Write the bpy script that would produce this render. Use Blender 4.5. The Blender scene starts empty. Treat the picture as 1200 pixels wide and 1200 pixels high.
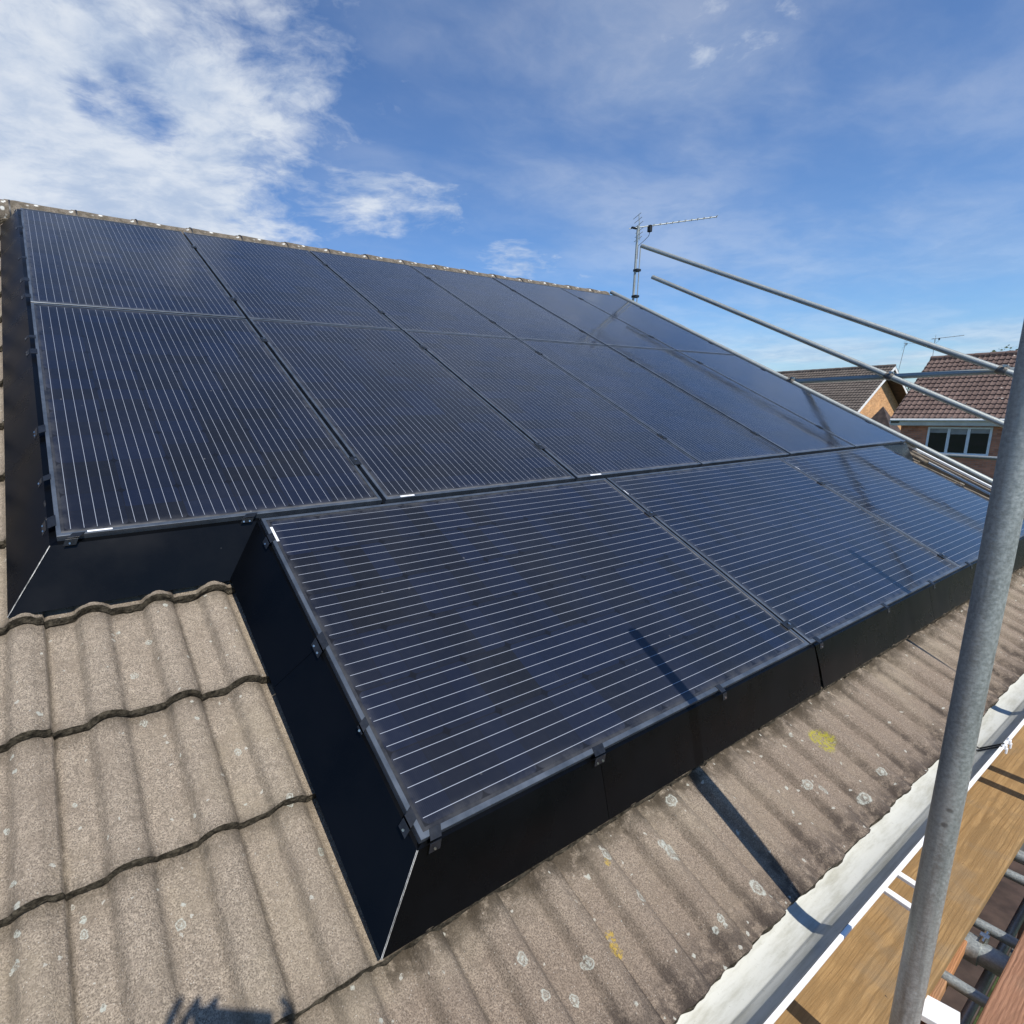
import bpy, math, random
from mathutils import Vector, Matrix, noise as mnoise
random.seed(7)
PI = math.pi; rad = math.radians
sc = bpy.context.scene
COL = sc.collection
C30, S30 = math.cos(rad(30)), math.sin(rad(30))
RROT = Matrix.Rotation(rad(30), 4, 'X')          # roof frame (u, v, n) -> world

def W(u, v, n):
    return Vector((u, v*C30 - n*S30, v*S30 + n*C30))

# ------------------------------------------------------------------ materials
class NT:
    def __init__(s, name):
        s.m = bpy.data.materials.new(name); s.m.use_nodes = True
        s.t = s.m.node_tree; s.N = s.t.nodes; s.L = s.t.links
        s.b = s.N['Principled BSDF']
    def new(s, typ, **kw):
        n = s.N.new(typ)
        for k, v in kw.items(): setattr(n, k, v)
        return n
    def link(s, a, b): s.L.new(a, b)
    def math(s, op, a, b=None, c=None, clamp=False):
        n = s.N.new('ShaderNodeMath'); n.operation = op; n.use_clamp = clamp
        for i, x in enumerate((a, b, c)):
            if x is None: continue
            if hasattr(x, 'is_output'): s.L.new(x, n.inputs[i])
            else: n.inputs[i].default_value = x
        return n.outputs[0]
    def mix(s, fac, a, b, mode='MIX'):
        n = s.N.new('ShaderNodeMix'); n.data_type = 'RGBA'; n.blend_type = mode
        for i, x in ((0, fac), (6, a), (7, b)):
            if hasattr(x, 'is_output'): s.L.new(x, n.inputs[i])
            elif i == 0: n.inputs[0].default_value = x
            else: n.inputs[i].default_value = (*x, 1) if len(x) == 3 else x
        return n.outputs[2]
    def noise(s, vec, scale, detail=4, rough=.55, dist=0, out=0):
        n = s.N.new('ShaderNodeTexNoise'); n.inputs['Scale'].default_value = scale
        n.inputs['Detail'].default_value = detail; n.inputs['Roughness'].default_value = rough
        n.inputs['Distortion'].default_value = dist
        if vec is not None: s.L.new(vec, n.inputs['Vector'])
        return n.outputs[out]
    def ramp(s, v, a, b, c0=0., c1=1., smooth=True):
        n = s.N.new('ShaderNodeMapRange'); n.interpolation_type = 'SMOOTHSTEP' if smooth else 'LINEAR'
        n.clamp = True if not smooth else n.clamp
        if hasattr(v, 'is_output'): s.L.new(v, n.inputs[0])
        else: n.inputs[0].default_value = v
        for i, x in enumerate((a, b, c0, c1)): n.inputs[i+1].default_value = x
        return n.outputs[0]
    def coord(s, which='Object'):
        return s.N.new('ShaderNodeTexCoord').outputs[which]
    def mapping(s, vec, scale=(1, 1, 1), loc=(0, 0, 0), rot=(0, 0, 0)):
        n = s.N.new('ShaderNodeMapping'); s.L.new(vec, n.inputs[0])
        n.inputs['Scale'].default_value = scale; n.inputs['Location'].default_value = loc
        n.inputs['Rotation'].default_value = rot
        return n.outputs[0]
    def sep(s, vec):
        n = s.N.new('ShaderNodeSeparateXYZ'); s.L.new(vec, n.inputs[0]); return n.outputs
    def comb(s, x, y, z):
        n = s.N.new('ShaderNodeCombineXYZ')
        for i, q in enumerate((x, y, z)):
            if hasattr(q, 'is_output'): s.L.new(q, n.inputs[i])
            else: n.inputs[i].default_value = q
        return n.outputs[0]
    def bump(s, h, strength=.5, dist=.01, prev=None):
        n = s.N.new('ShaderNodeBump'); n.inputs['Strength'].default_value = strength
        n.inputs['Distance'].default_value = dist; s.L.new(h, n.inputs['Height'])
        if prev is not None: s.L.new(prev, n.inputs['Normal'])
        return n.outputs[0]
    def set(s, **kw):
        for k, v in kw.items():
            k = k.replace('_', ' ')
            i = s.b.inputs[k]
            if hasattr(v, 'is_output'): s.L.new(v, i)
            elif isinstance(v, tuple) and len(v) == 3: i.default_value = (*v, 1)
            else: i.default_value = v
        return s

def simple(name, col, rough=.6, metal=0., var=.15, vscale=8., bump=0., bscale=60., spec=.5):
    n = NT(name); co = n.coord()
    f = n.noise(co, vscale, 5, .6)
    dark = tuple(c*(1-var*1.6) for c in col); lite = tuple(min(1, c*(1+var)) for c in col)
    c = n.mix(n.ramp(f, .3, .7), dark, lite)
    r = n.ramp(n.noise(co, vscale*2.3, 4), .3, .7, rough*.88, min(1, rough*1.12))
    n.set(Base_Color=c, Roughness=r, Metallic=metal, Specular_IOR_Level=spec)
    if bump: n.link(n.bump(n.noise(co, bscale, 5, .6), bump, .004), n.b.inputs['Normal'])
    return n.m

M = {}
def mat_tile(name, base, lichen=True, brown=0., uv_dirt_shade=True):
    n = NT(name); co = n.coord(); x, y, z = n.sep(co)
    fine = n.noise(co, 300, 3, .75)
    mid = n.noise(co, 75, 5, .7)
    big = n.noise(co, 3.2, 5, .6)
    c = n.mix(n.ramp(fine, .36, .64), tuple(q*.42 for q in base), tuple(min(1, q*1.55) for q in base))
    c = n.mix(n.math('MULTIPLY', n.ramp(mid, .5, .66), .6), c, tuple(q*.50 for q in base))
    c = n.mix(n.ramp(n.noise(co, 11, 6, .7), .45, .68, 0, .45), c, (base[0]*.62, base[1]*.60, base[2]*.58))
    # per tile tint
    tid = n.comb(n.math('FLOOR', n.math('DIVIDE', n.math('ADD', x, .047), .36)),
                 n.math('FLOOR', n.math('DIVIDE', n.math('ADD', y, 1.66), .375)), 0)
    wn = n.new('ShaderNodeTexWhiteNoise'); n.link(tid, wn.inputs['Vector'])
    c = n.mix(n.ramp(wn.outputs[0], 0, 1, 0, .28, False), c, (base[0]*.78, base[1]*.74, base[2]*.72))
    c = n.mix(n.ramp(big, .42, .75, 0, .45), c, (base[0]*1.12, base[1]*1.12, base[2]*1.0))
    # weathered brown tint towards the eaves course (it catches the run-off)
    ev = n.ramp(n.math('ADD', y, n.math('MULTIPLY', n.math('SUBTRACT', big, .5), .5)), -1.15, -1.55, 0, .58)
    c = n.mix(ev, c, n.mix(n.ramp(fine, .36, .66), (base[0]*.42, base[1]*.37, base[2]*.36), (base[0]*.86, base[1]*.77, base[2]*.74)))
    # bright grit
    vor = n.new('ShaderNodeTexVoronoi'); vor.inputs['Scale'].default_value = 190; n.link(co, vor.inputs['Vector'])
    grit = n.math('MULTIPLY', n.ramp(vor.outputs['Distance'], .22, .1), n.ramp(n.sep(vor.outputs['Color'])[0], .8, .84))
    c = n.mix(n.math('MULTIPLY', grit, .8), c, (.66, .62, .54))
    dn = n.noise(co, 28, 5, .7)
    if uv_dirt_shade:
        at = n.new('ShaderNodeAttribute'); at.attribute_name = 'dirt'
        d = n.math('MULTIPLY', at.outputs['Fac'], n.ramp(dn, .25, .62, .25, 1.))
        c = n.mix(n.math('MULTIPLY', d, .86), c, (.050, .041, .030))  # dark creases: part grime, part roll shading painted into the colour
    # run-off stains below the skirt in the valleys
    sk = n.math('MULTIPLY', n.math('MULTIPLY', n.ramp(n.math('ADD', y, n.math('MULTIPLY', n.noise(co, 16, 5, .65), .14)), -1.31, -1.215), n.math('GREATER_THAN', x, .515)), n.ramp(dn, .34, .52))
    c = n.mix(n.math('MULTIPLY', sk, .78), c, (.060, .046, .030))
    # dark damp stains near the gutter
    at2 = n.new('ShaderNodeAttribute'); at2.attribute_name = 'dirt'
    st = n.math('MULTIPLY', n.ramp(n.math('ADD', n.math('ADD', y, n.math('MULTIPLY', at2.outputs['Fac'], -.10)), n.math('MULTIPLY', n.noise(co, 9, 5, .65), .22)), -1.42, -1.56), n.ramp(dn, .36, .56))
    c = n.mix(n.math('MULTIPLY', st, .68), c, (.050, .038, .032))
    if lichen:
        wob = n.noise(co, 60, 3, .6, out=1)
        cw = n.new('ShaderNodeVectorMath'); cw.operation = 'MULTIPLY_ADD'
        n.link(wob, cw.inputs[0]); cw.inputs[1].default_value = (.018, .018, .018); n.link(co, cw.inputs[2])
        cw2 = n.mapping(cw.outputs[0], (1, 1, 0))
        for sc_, thr, r0, colr in ((9., .93, .06, (.52, .52, .44)), (17., .90, .09, (.52, .52, .44)), (38., .92, .16, (.52, .50, .42))):
            v = n.new('ShaderNodeTexVoronoi'); v.inputs['Scale'].default_value = sc_; v.voronoi_dimensions = '2D'
            n.link(cw2, v.inputs['Vector'])
            col = n.sep(v.outputs['Color'])
            rr = n.math('MULTIPLY', n.math('ADD', n.math('MULTIPLY', col[1], .8), .3), r0)
            msk = n.math('MULTIPLY', n.ramp(n.math('SUBTRACT', rr, v.outputs['Distance']), -.012, .02), n.math('GREATER_THAN', col[0], thr))
            msk = n.math('MULTIPLY', msk, n.ramp(mid, .36, .5, .15, 1.))
            c = n.mix(n.math('MULTIPLY', msk, .85), c, colr)
        # explicit patches (u, v, radius, colour)
        LC = {'Y': (.42, .38, .03), 'O': (.50, .34, .06), 'W': (.52, .53, .45), 'R': (.50, .52, .42)}
        for (u, v_, r, key) in ((2.350, -1.418, 0.077, 'Y'), (1.038, -1.508, 0.032, 'O'), (1.052, -1.482, 0.021, 'O'), (1.375, -1.418, 0.051, 'W'), (1.357, -1.398, 0.025, 'W'), (1.505, -1.325, 0.028, 'W'), (1.192, -1.457, 0.025, 'W'), (1.179, -1.345, 0.026, 'W'), (1.161, -1.361, 0.018, 'O'), (1.522, -1.588, 0.034, 'W'), (1.344, -1.585, 0.018, 'W'), (0.949, -1.495, 0.020, 'W'), (0.876, -1.529, 0.019, 'W'), (0.801, -1.420, 0.021, 'W'), (0.806, -1.491, 0.018, 'W'), (2.077, -1.521, 0.026, 'W'), (2.043, -1.487, 0.026, 'W'), (2.210, -1.603, 0.030, 'W'), (2.405, -1.582, 0.025, 'W'), (2.463, -1.377, 0.022, 'W'), (1.563, -1.636, 0.017, 'W'), (1.314, -1.596, 0.013, 'W'), (-0.133, -0.859, 0.008, 'W'), (-0.022, -0.963, 0.009, 'W'), (0.470, -1.042, 0.012, 'R'), (0.438, -0.909, 0.013, 'W'), (0.150, -1.051, 0.012, 'W'), (-0.021, -0.988, 0.011, 'W'), (-0.133, -0.996, 0.011, 'W'), (0.361, -0.731, 0.013, 'W'), (0.156, -0.419, 0.013, 'W'), (0.212, -0.307, 0.012, 'W'), (0.157, -0.561, 0.012, 'W'), (0.138, -0.242, 0.009, 'W'), (-0.002, -1.123, 0.007, 'W'), (-0.130, -0.942, 0.009, 'W'), (-0.144, -0.736, 0.008, 'W'),):
            colr = LC[key]; r *= .62 if u > .6 else .85
            dv = n.new('ShaderNodeVectorMath'); dv.operation = 'DISTANCE'
            n.link(cw2, dv.inputs[0]); dv.inputs[1].default_value = (u+.009, v_+.009, 0)
            if key in 'WR' and r > .009:      # crusty ring
                ringm = n.ramp(n.math('ABSOLUTE', n.math('SUBTRACT', dv.outputs['Value'], r*.48)), r*.10, r*.26, .35, 1.)
            else: ringm = n.math('ADD', 1., 0.)
            msk = n.math('MULTIPLY', n.math('MULTIPLY', ringm, n.ramp(dv.outputs['Value'], r*1.05, r*.8)), n.ramp(n.math('ADD', n.math('MULTIPLY', mid, .6), n.math('MULTIPLY', fine, .4)), .40, .52, .12, 1))
            if key in 'YO': msk = n.math('MULTIPLY', msk, n.ramp(n.noise(co, 95, 4, .7), .42, .52))
            c = n.mix(n.math('MULTIPLY', msk, .85), c, colr)
    n.set(Base_Color=c, Roughness=.93, Specular_IOR_Level=.25)
    h = n.math('ADD', n.math('MULTIPLY', fine, .6), n.math('MULTIPLY', mid, .8))
    n.link(n.bump(h, .9, .006), n.b.inputs['Normal'])
    return n.m
M['tile'] = mat_tile('concrete_tile', (.345, .285, .215))
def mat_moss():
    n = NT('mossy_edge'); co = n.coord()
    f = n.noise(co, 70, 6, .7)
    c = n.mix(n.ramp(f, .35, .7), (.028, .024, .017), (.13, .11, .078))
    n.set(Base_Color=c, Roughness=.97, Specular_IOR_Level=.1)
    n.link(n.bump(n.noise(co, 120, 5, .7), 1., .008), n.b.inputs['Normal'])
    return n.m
M['moss'] = mat_moss()
def mat_ridge():
    n = NT('ridge_tile_concrete'); co = n.coord()
    fine = n.noise(co, 260, 3, .7); dn = n.noise(co, 14, 5, .7)
    c = n.mix(n.ramp(fine, .36, .66), (.11, .092, .070), (.27, .23, .18))
    c = n.mix(n.ramp(dn, .42, .62, 0, .75), c, (.075, .062, .042))
    v = n.new('ShaderNodeTexVoronoi'); v.inputs['Scale'].default_value = 16; n.link(co, v.inputs['Vector'])
    m = n.math('MULTIPLY', n.ramp(v.outputs['Distance'], .34, .2), n.math('GREATER_THAN', n.sep(v.outputs['Color'])[0], .5))
    c = n.mix(n.math('MULTIPLY', m, .85), c, (.72, .72, .66))
    n.set(Base_Color=c, Roughness=.95, Specular_IOR_Level=.2)
    n.link(n.bump(fine, .6, .004), n.b.inputs['Normal'])
    return n.m
M['ridge'] = mat_ridge()

PW, PL = 1.134, 1.870          # panel short side, long side
def mat_cells():
    n = NT('solar_glass_cells'); co = n.coord(); x, y, z = n.sep(co)
    oi = n.new('ShaderNodeObjectInfo')
    p = .0364; nx = 30
    def lines(val, pitch, half, soft=.25):   # distance to nearest k*pitch
        fr = n.math('FRACT', n.math('ADD', n.math('DIVIDE', val, pitch), .5))
        d = n.math('MULTIPLY', n.math('ABSOLUTE', n.math('SUBTRACT', fr, .5)), pitch)
        return n.ramp(d, half*(1+soft), half*(1-soft))
    ly = PL-.046; lx = nx*p
    inx = n.math('LESS_THAN', n.math('ABSOLUTE', x), lx/2)
    iny = n.math('LESS_THAN', n.math('ABSOLUTE', y), ly/2)
    inside = n.math('MULTIPLY', inx, iny)
    iny2 = n.math('LESS_THAN', n.math('ABSOLUTE', y), ly/2-.006)
    wire = n.math('MULTIPLY', n.math('MULTIPLY', lines(n.math('ADD', x, p/2), p, .00070), inx), iny2)
    cy = ly/20; cxp = 5*p
    gapy = n.math('MULTIPLY', lines(y, cy, .0011), inside)
    gapx = n.math('MULTIPLY', lines(x, cxp, .0016), inside)
    # chamfered corner diamonds on every second cut line
    def dist(val, pitch):
        fr = n.math('FRACT', n.math('ADD', n.math('DIVIDE', val, pitch), .5))
        return n.math('MULTIPLY', n.math('ABSOLUTE', n.math('SUBTRACT', fr, .5)), pitch)
    dd = n.math('ADD', n.math('POWER', dist(x, cxp), .62), n.math('POWER', dist(y, cy*2), .62))
    dia = n.math('MULTIPLY', n.ramp(dd, .102, .080), inside)
    # per cell tint
    cell = n.comb(n.math('FLOOR', n.math('DIVIDE', x, cxp)), n.math('FLOOR', n.math('DIVIDE', y, cy)), n.math('MULTIPLY', oi.outputs['Random'], 50))
    wn = n.new('ShaderNodeTexWhiteNoise'); n.link(cell, wn.inputs['Vector'])
    c = n.mix(wn.outputs[0], (.0028, .0034, .0052), (.0028, .0060, .0185))
    # fine printed fingers run across the ribbons
    fing = lines(y, .0050, .0007, .5)
    c = n.mix(n.math('MULTIPLY', fing, .045), c, (.09, .10, .14))
    c = n.mix(n.math('MULTIPLY', gapy, .7), c, (.004, .004, .005))
    c = n.mix(n.math('MULTIPLY', gapx, .8), c, (.004, .004, .005))
    c = n.mix(dia, c, (.003, .003, .004))
    c = n.mix(inside, (.010, .011, .014), c)
    c = n.mix(n.math('MULTIPLY', wire, .85), c, (.35, .375, .42))
    # dust film: thicker along edges, smeary streaks down the slope
    ov = n.new('ShaderNodeVectorMath'); ov.operation = 'ADD'; n.link(co, ov.inputs[0])
    n.link(n.comb(n.math('MULTIPLY', oi.outputs['Random'], 31.), n.math('MULTIPLY', oi.outputs['Random'], 17.), 0), ov.inputs[1])
    co2 = ov.outputs[0]
    d1 = n.ramp(n.noise(co2, 2.2, 5, .6, .6), .35, .75)
    d2 = n.ramp(n.noise(n.mapping(co2, (1, 1, 1)), 35, 4, .7), .4, .8)
    ex = n.ramp(n.math('ABSOLUTE', x), PW/2-.055, PW/2-.012); ey = n.ramp(n.math('ABSOLUTE', y), PL/2-.055, PL/2-.012)
    edge = n.math('MAXIMUM', ex, ey)
    dust = n.math('ADD', n.math('MULTIPLY', d1, .010), n.math('ADD', n.math('MULTIPLY', d2, .007), n.math('MULTIPLY', n.math('MULTIPLY', edge, n.ramp(n.noise(co2, 14, 5, .65), .3, .65)), .075)))
    vor = n.new('ShaderNodeTexVoronoi'); vor.inputs['Scale'].default_value = 13; n.link(co2, vor.inputs['Vector'])
    sp = n.math('MULTIPLY', n.ramp(vor.outputs['Distance'], .07, .03), n.math('GREATER_THAN', n.sep(vor.outputs['Color'])[0], .8))
    dust = n.math('ADD', dust, n.math('MULTIPLY', sp, .16))
    low = n.math('MULTIPLY', n.ramp(y, -PL/2+.030, -PL/2+.012), n.ramp(n.noise(co2, 9, 5, .65), .3, .6, .3, 1.))
    dust = n.math('ADD', dust, n.math('MULTIPLY', low, .22))
    dust = n.math('MULTIPLY', n.math('ADD', dust, .003), n.math('SUBTRACT', 1., n.math('MULTIPLY', dia, .65)))
    c = n.mix(dust, c, (.44, .43, .40))
    n.set(Base_Color=c, Roughness=.55, Specular_IOR_Level=.15, Coat_Weight=1., Coat_IOR=1.38,
          Coat_Roughness=n.ramp(d1, 0, 1, .06, .13, False))
    hb = n.noise(co2, 900, 2, .5)
    bn = n.bump(n.noise(co2, 4.5, 3, .5), .06, .02)
    n.link(bn, n.b.inputs['Coat Normal'])
    return n.m
M['cells'] = mat_cells()
def mat_frame():
    n = NT('anodised_frame'); co = n.coord()
    f = n.noise(co, 12, 5, .6)
    c = n.mix(n.ramp(f, .3, .8), (.050, .064, .082), (.115, .135, .16))
    n.set(Base_Color=c, Roughness=.42, Metallic=.35, Coat_Weight=.35, Coat_Roughness=.3)
    return n.m
M['frame'] = mat_frame()
def mat_black():
    n = NT('black_powder_coat'); co = n.coord()
    f = n.noise(co, 5, 5, .6); g = n.noise(co, 260, 2, .5)
    c = n.mix(n.ramp(f, .3, .7), (.0010, .0013, .0018), (.0018, .0022, .0030))
    vor = n.new('ShaderNodeTexVoronoi'); vor.inputs['Scale'].default_value = 30; n.link(co, vor.inputs['Vector'])
    sp = n.math('MULTIPLY', n.ramp(vor.outputs['Distance'], .09, .04), n.math('GREATER_THAN', n.sep(vor.outputs['Color'])[0], .9))
    sc1 = n.ramp(n.noise(n.mapping(co, (6, 1, 3)), 12, 5, .7), .66, .76)
    c = n.mix(n.math('MULTIPLY', sp, .25), c, (.2, .2, .19))
    c = n.mix(n.math('MULTIPLY', sc1, .012), c, (.2, .2, .2))
    n.set(Base_Color=c, Roughness=n.ramp(f, .3, .7, .25, .32), Specular_IOR_Level=.17)
    n.link(n.bump(g, .06, .001, n.bump(n.noise(co, 3.2, 2, .5), .12, .03)), n.b.inputs['Normal'])
    return n.m
M['black'] = mat_black()
M['blackmetal'] = simple('black_clip_metal', (.014, .017, .022), .38, .2, .3, 30)
M['screw'] = simple('screw_steel', (.55, .55, .52), .3, 1., .2, 60)
M['cutedge'] = simple('bare_cut_edge', (.55, .54, .5), .5, .3, .4, 40)
M['sticker'] = simple('white_sticker', (.78, .79, .80), .5, 0, .06, 20)
def mat_galv(name='galvanised_tube', base=(.385, .41, .385), dirt=.8, metal=.55):
    n = NT(name); co = n.coord()
    a = n.noise(co, 150, 5, .75); b = n.noise(n.mapping(co, (1, 1, .07)), 60, 5, .6); c_ = n.noise(co, 6, 5, .6)
    c = n.mix(n.ramp(a, .35, .68), tuple(q*.78 for q in base), tuple(q*1.15 for q in base))
    c = n.mix(n.ramp(b, .46, .72, 0, .5*dirt), c, (.10, .105, .10))
    c = n.mix(n.ramp(c_, .52, .7, 0, .4*dirt), c, (.42, .42, .39))
    vor = n.new('ShaderNodeTexVoronoi'); vor.inputs['Scale'].default_value = 26; n.link(co, vor.inputs['Vector'])
    sp = n.math('MULTIPLY', n.ramp(vor.outputs['Distance'], .2, .08), n.math('GREATER_THAN', n.sep(vor.outputs['Color'])[0], .86))
    c = n.mix(n.math('MULTIPLY', sp, .7*dirt), c, (.06, .05, .04))
    n.set(Base_Color=c, Roughness=n.ramp(a, .3, .7, .38, .6), Metallic=metal)
    n.link(n.bump(n.noise(co, 140, 4, .6), .25, .002), n.b.inputs['Normal'])
    return n.m
M['galv'] = mat_galv()
M['coupler'] = mat_galv('coupler_steel', (.15, .135, .115), 1.2, .5)
def mat_pvc(name, base, dirt=.5):
    n = NT(name); co = n.coord()
    b = n.noise(n.mapping(co, (.25, 1.6, 1.6)), 16, 7, .72); a = n.noise(co, 120, 4, .75)
    c = n.mix(n.ramp(b, .40, .74, 0, dirt), base, (.34, .33, .26))
    c = n.mix(n.ramp(a, .58, .76, 0, .55*dirt), c, (.16, .15, .11))
    n.set(Base_Color=c, Roughness=.45, Specular_IOR_Level=.4)
    return n.m
M['pvc_in'] = mat_pvc('gutter_pvc_weathered', (.56, .56, .50), .85)
M['pvc'] = mat_pvc('white_pvc', (.80, .80, .78), .12)
def mat_wood(name, base, dark, ringscale=5., axis=0, soft=0):
    n = NT(name); co = n.coord()
    sc3 = [7., 7., 7.]; sc3[axis] = 1.1
    m = n.mapping(co, tuple(sc3))
    w = n.new('ShaderNodeTexWave'); w.wave_type = 'BANDS'; w.bands_direction = 'Y'
    w.inputs['Scale'].default_value = ringscale; w.inputs['Distortion'].default_value = 7.; w.inputs['Detail'].default_value = 3
    w.inputs['Detail Scale'].default_value = 1.1; w.inputs['Detail Roughness'].default_value = .55
    n.link(m, w.inputs['Vector'])
    sf = [60., 60., 60.]; sf[axis] = 3.
    fib = n.noise(n.mapping(co, tuple(sf)), 5, 5, .65)
    c = n.mix(n.math('MULTIPLY', n.ramp(w.outputs['Fac'], .15, .95), .45 if soft else 1.), base, dark)
    if soft:
        w2 = n.new('ShaderNodeTexWave'); w2.wave_type = 'RINGS'; w2.rings_direction = 'X'
        w2.inputs['Scale'].default_value = 5.; w2.inputs['Distortion'].default_value = 6.; w2.inputs['Detail'].default_value = 2.5
        w2.inputs['Detail Scale'].default_value = .7; w2.inputs['Detail Roughness'].default_value = .5
        n.link(n.mapping(co, (.9, 6., 6.), (.3, .4, .1)), w2.inputs['Vector'])
        gm = n.math('MULTIPLY', n.ramp(w2.outputs['Fac'], .72, .98), n.ramp(n.noise(co, 3.1, 4, .5), .35, .6, .25, .8))
        c = n.mix(n.math('MULTIPLY', gm, .65), c, tuple(q*.5 for q in dark))
    c = n.mix(n.ramp(n.noise(n.mapping(co, (1., 3., 3.)), 3.2, 5, .6, 1.5), .42, .62, 0, .65), c, tuple(q*.62 for q in base))
    c = n.mix(n.ramp(fib, .35, .7, 0, .45), c, dark)
    st = n.noise(co, 4.5, 5, .6)
    c = n.mix(n.ramp(st, .5, .68, 0, .4), c, (.20, .155, .10))
    sp = n.noise(n.mapping(co, tuple(1.+.0*q for q in sf)), 75, 4, .6)
    c = n.mix(n.ramp(sp, .7, .76, 0, .8), c, (.035, .025, .02))
    n.set(Base_Color=c, Roughness=.72, Specular_IOR_Level=.3)
    n.link(n.bump(n.math('ADD', fib, n.math('MULTIPLY', w.outputs['Fac'], .3)), .4, .004), n.b.inputs['Normal'])
    return n.m
M['board'] = mat_wood('scaffold_board_wood', (.36, .225, .095), (.235, .135, .05), 1.15, soft=1)
M['board_red'] = mat_wood('rough_sawn_timber', (.36, .185, .105), (.20, .095, .052), 5., soft=1)
M['board_grey'] = mat_wood('weathered_timber', (.33, .28, .22), (.14, .115, .09), 9.)
M['board_orange'] = mat_wood('pale_orange_timber', (.55, .27, .12), (.36, .16, .07), 9.)
def mat_brick(name, base, mortar, plane='YZ', scale=1.):
    n = NT(name); co = n.coord(); x, y, z = n.sep(co)
    v = n.comb(y if plane == 'YZ' else x, z, 0)
    b = n.new('ShaderNodeTexBrick'); n.link(v, b.inputs['Vector'])
    b.inputs['Scale'].default_value = 1.; b.inputs['Brick Width'].default_value = .225*scale; b.inputs['Row Height'].default_value = .075*scale
    b.inputs['Mortar Size'].default_value = .006; b.inputs['Color1'].default_value = (*base, 1)
    b.inputs['Color2'].default_value = (base[0]*.6, base[1]*.55, base[2]*.55, 1); b.inputs['Mortar'].default_value = (*mortar, 1)
    f = n.noise(co, 30, 5, .7); g = n.noise(co, 1.5, 4, .6)
    c = n.mix(n.ramp(f, .35, .7, 0, .4), b.outputs['Color'], tuple(q*.6 for q in base))
    c = n.mix(n.ramp(g, .45, .75, 0, .35), c, tuple(min(1, q*1.5) for q in base))
    n.set(Base_Color=c, Roughness=.92, Specular_IOR_Level=.2)
    n.link(n.bump(b.outputs['Fac'], -.4, .006), n.b.inputs['Normal'])
    return n.m
M['brick'] = mat_brick('red_brick', (.60, .25, .14), (.30, .25, .2))
M['brick_x'] = mat_brick('red_brick_end', (.30, .10, .06), (.30, .25, .2), 'XZ')
M['brick_o'] = mat_brick('orange_brick', (.66, .36, .16), (.52, .38, .24), 'XZ')
def mat_fartile(name, a, b, spots=.8):
    n = NT(name); co = n.coord(); x, y, z = n.sep(co)
    f = n.noise(co, 45, 5, .7); g = n.noise(co, 1.8, 4, .6)
    c = n.mix(n.ramp(f, .3, .7), a, b)
    c = n.mix(n.ramp(g, .4, .7, 0, .4), c, tuple(q*1.35 for q in b))
    tid = n.comb(n.math('FLOOR', n.math('DIVIDE', x, .30)), n.math('FLOOR', n.math('DIVIDE', y, .30)), 3)
    wn = n.new('ShaderNodeTexWhiteNoise'); n.link(tid, wn.inputs['Vector'])
    c = n.mix(n.ramp(wn.outputs[0], 0, 1, 0, .45, False), c, tuple(q*.6 for q in a))
    v = n.new('ShaderNodeTexVoronoi'); v.inputs['Scale'].default_value = 3.6; n.link(co, v.inputs['Vector'])
    m = n.math('MULTIPLY', n.ramp(v.outputs['Distance'], .16, .1), n.math('GREATER_THAN', n.sep(v.outputs['Color'])[0], spots))
    c = n.mix(n.math('MULTIPLY', m, .8), c, (.5, .47, .42))
    n.set(Base_Color=c, Roughness=.9, Specular_IOR_Level=.25)
    return n.m
M['tile_r'] = mat_fartile('brown_red_roof_tile', (.10, .068, .058), (.185, .130, .108))
M['tile_l'] = mat_fartile('grey_brown_roof_tile', (.085, .070, .058), (.16, .135, .115), .93)
M['upvc'] = simple('white_upvc', (.78, .78, .75), .4, 0, .06, 3)
M['fascia'] = simple('cream_fascia', (.66, .62, .52), .5, 0, .1, 2)
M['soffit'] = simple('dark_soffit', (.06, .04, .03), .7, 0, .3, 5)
M['blind'] = simple('grey_blind', (.32, .31, .29), .8, 0, .1, 5)
def mat_glass():
    n = NT('window_glass'); n.set(Base_Color=(.010, .013, .016), Roughness=.04, Specular_IOR_Level=.7); return n.m
M['glass'] = mat_glass()
def mat_ground():
    n = NT('garden_ground'); co = n.coord('Object')
    a = n.noise(co, .35, 6, .6); b = n.noise(co, 7, 6, .7)
    c = n.mix(n.ramp(b, .3, .7), (.022, .035, .012), (.065, .09, .03))
    c = n.mix(n.ramp(a, .5, .6), c, (.10, .095, .085))
    n.set(Base_Color=c, Roughness=.95, Specular_IOR_Level=.2)
    n.link(n.bump(b, .6, .05), n.b.inputs['Normal'])
    return n.m
M['ground'] = mat_ground()
M['leaf'] = simple('leaves', (.055, .085, .028), .7, 0, .5, 3)
M['bark'] = simple('bark', (.10, .075, .055), .9, 0, .3, 8)
M['ledge'] = simple('lead_flashing', (.14, .15, .16), .6, .3, .2, 5)
M['cable'] = simple('black_cable', (.012, .012, .012), .5, 0, .2, 10)
M['skin'] = simple('skin', (.45, .27, .19), .55, 0, .08, 20)
M['cloth'] = simple('navy_work_jacket', (.020, .028, .05), .9, 0, .25, 12)
M['trouser'] = simple('dark_work_trousers', (.03, .03, .033), .9, 0, .25, 12)
M['hair'] = simple('brown_hair', (.05, .03, .02), .8, 0, .3, 40)
M['phone'] = simple('phone_glass', (.02, .02, .022), .2, 0, .1, 10)

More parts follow.
